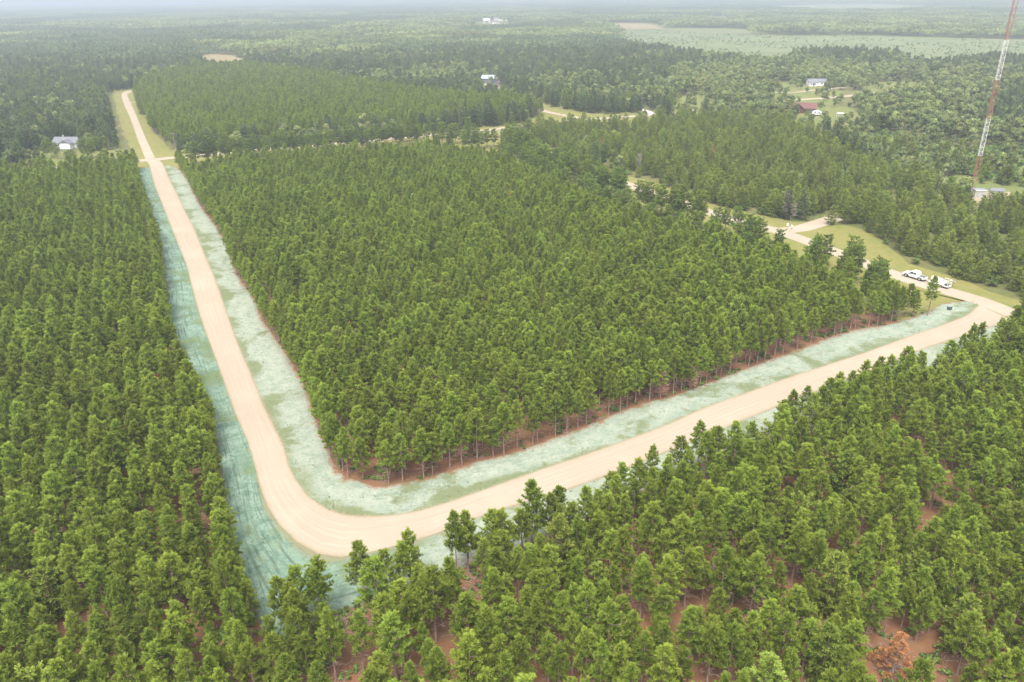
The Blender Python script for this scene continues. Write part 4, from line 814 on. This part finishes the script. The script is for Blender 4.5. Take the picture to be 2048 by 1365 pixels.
gable_house('farm_building', 'far cream barn left of the white farmhouse', 'farm building', 973, 47.0, 16, 12, 6.5, 4, R_(5), 'plaster', 'pale_tin' if 'pale_tin' in M else 'offwhite', .5, (), [('f', 0, 3, 5, 5, 'dark')])
x, y = g1(1956, 394); t = root('equipment_shelter', (x, y, 0), R_(-8), 'cream flat roofed equipment hut at the foot of the mast', 'hut'); t.scale = (.8, .8, .8)
MB().box((0, 0, 1.5), (4.2, 3.4, 3.0)).obj('wall', M['plaster'], t); MB().box((0, 0, 3.12), (4.7, 3.9, .24)).obj('roof', M['flat_grey'], t); MB().box((-1.0, -1.72, 1.1), (1.0, .06, 2.1)).obj('door', M['steel'], t); MB().box((1.1, -1.8, 1.7), (.9, .3, .8)).obj('cooling_unit', M['steel'], t, .02); MB().box((0, -1.96, 3.1), (4.7, .04, .3)).obj('fascia', M['white'], t)
x, y = g1(1992, 390); t = root('equipment_shelter', (x, y, 0), R_(-20), 'low hut with a pitched grey roof right of the cream mast hut', 'hut'); t.scale = (.75, .75, .75)
MB().prism([(-1.7, 0), (1.7, 0), (1.7, 2.1), (0, 2.9), (-1.7, 2.1)], -2.6, 2.6).obj('wall', M['plaster'], t); MB().prism([(-2.0, 2.0), (0, 2.95), (2.0, 2.0), (2.0, 2.12), (0, 3.07), (-2.0, 2.12)], -2.9, 2.9).obj('roof', M['grey_roof'], t); MB().box((.6, -1.72, 1.0), (.9, .05, 1.9)).obj('door', M['dark'], t)
x, y = g1(1633, 232); t = root('camper_trailer', (x, y, 0), R_(-4), 'rounded white camper trailer standing on the lawn by the log house', 'camper')
MB().prism([(-2.4, .6), (-2.5, 1.2), (-2.3, 2.2), (-1.6, 2.65), (1.6, 2.7), (2.2, 2.3), (2.5, 1.5), (2.4, .6)], -1.1, 1.1, 'y').obj('body', M['white'], t, .12)
for k, w_ in ((-1.2, 1.0), (.9, .9)): MB().box((k, -1.115, 1.75), (w_, .04, .6)).obj('window', M['glass'], t)
MB().box((.05, -1.115, 1.5), (.65, .05, 1.6)).obj('door', M['offwhite'], t); MB().box((0, 0, .5), (4.6, 1.8, .16)).tube([(2.3, 0, .5), (3.5, 0, .5)], .06).obj('chassis', M['dark'], t); MB().box((1.6, -1.12, 1.2), (.7, .04, .5)).obj('hatch', M['dark'], t)
for yy in (-.95, .95): wheel(t, -.2, yy, .34, .22)
x, y = g1(1680, 235); t = root('garden_canopy', (x, y, 0), .2, 'small white canopy on legs right of the camper trailer', 'canopy')
MB().box((0, 0, 2.25), (3.6, 2.4, .18), taper=.75).obj('roof', M['white'], t)
for a in (-1.5, 1.5):
    for b_ in (-1.0, 1.0): MB().tube([(a, b_, 0), (a, b_, 2.2)], .05, 6).obj('leg', M['white'], t)
MB().box((0, 0, .8), (2.0, 1.0, .1)).box((0, 0, .4), (1.2, .5, .7)).obj('table', M['offwhite'], t)
# ---- dead trees
def dead(name, lab, px, py, kind, sc_, rz=0., lean=0., seed=0, group=None):
    x, y = g1(px, py); t = root(name, (x, y, 0), rz, lab, 'dead tree', group); t.scale = (sc_, sc_, sc_)
    if kind == 'rust':
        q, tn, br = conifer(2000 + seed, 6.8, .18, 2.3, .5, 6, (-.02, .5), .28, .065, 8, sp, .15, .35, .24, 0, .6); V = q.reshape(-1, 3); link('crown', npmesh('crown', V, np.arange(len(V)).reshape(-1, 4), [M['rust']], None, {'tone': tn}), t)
        mb = trunk(seed, 6.4, .11, .1); limbs(mb, seed, .5, 2.4, .4, 7, 1.9, .03, .05); limbs(mb, seed + 1, 2.4, 5.6, .6, 5, 1.3, .025, .2); mb.obj('trunk', M['grey_wood'], t)
    else:
        trunk(seed, 7.0, .13, .1, lean=lean).obj('trunk', M[kind], t); mb = MB(); limbs(mb, seed, 1.0, 4.2, .30, 7, 2.0, .045, .22, lean); limbs(mb, seed + 9, 4.2, 6.4, .3, 6, 1.2, .04, .4, lean); mb.obj('crown', M[kind], t)
dead('dead_pine', 'rust orange dead pine standing in a bare clearing of the lower plantation', 1785, 1347, 'rust', .82, 0, 0, 1)
dead('dead_pine', 'small orange dead pine in the back plantation beyond the crossroads', 443, 232, 'rust', .9, 0, 0, 2)
dead('dead_pine', 'orange dead pine among shaggy pines near a grey snag', 1200, 302, 'rust', .8, 0, 0, 3)
dead('dead_pine', 'orange brown pine alone above the shaggy pine wood near the log house', 1423, 322, 'rust', .9, 0, 0, 4)
dead('dead_pine', 'little rust tipped pine inside the middle plantation', 1019, 432, 'rust', 1.15, 0, 0, 5)
dead('dead_tree', 'leaning grey dead tree with a wide fan of bare branches by the side road', 1582, 441, 'grey_wood', 1.3, R_(165), .25, 7)
dead('dead_tree', 'pale grey snag among shaggy pines beyond the middle plantation', 1172, 300, 'grey_wood', .95, 1., 0, 8)
dead('dead_tree', 'thin grey snag halfway along the sandy road', 1278, 338, 'grey_wood', .9, 2., .05, 9)
dead('dead_tree', 'bare pinkish grey tree in front of the blue roofed barn', 978, 176, 'grey_wood', 1.3, 0, 0, 10); dead('dead_tree', 'bare grey tree right of the one before the barn', 995, 178, 'grey_wood', 1.3, 1, 0, 11)
dead('dead_tree', 'bare grey trunks tree at the foot of the dark pine grove by the old road', 1248, 222, 'grey_wood', 1.3, 0, 0, 12)
dead('dead_tree', 'bare twiggy pinkish pine at the front edge of the middle plantation', 1321, 796, 'twig', .8, 0, 0, 13)
dead('dead_tree', 'bare twiggy pine at the plantation edge, farther right of the first', 1382, 779, 'twig', .7, 0, 0, 14)
dead('dead_tree', 'grey brush of dead twigs where the back plantation meets the old road', 953, 250, 'grey_wood', .9, 0, 0, 15)
# ------------------------------------------------------------------ haze
hz = MB().box((0, 9900, 42.0), (32400, 20800, 87.0)); hm = NT('haze_air'); pv = hm.n('ShaderNodeVolumePrincipled')
pv.inputs['Color'].default_value = (.45, .505, .60, 1); pv.inputs['Density'].default_value = .00037; pv.inputs['Anisotropy'].default_value = .15
hm.l(pv.outputs[0], hm.out.inputs['Volume'])
hz.obj('haze', hm.m, kind='stuff', label='pale blue summer haze that the far forest fades into')
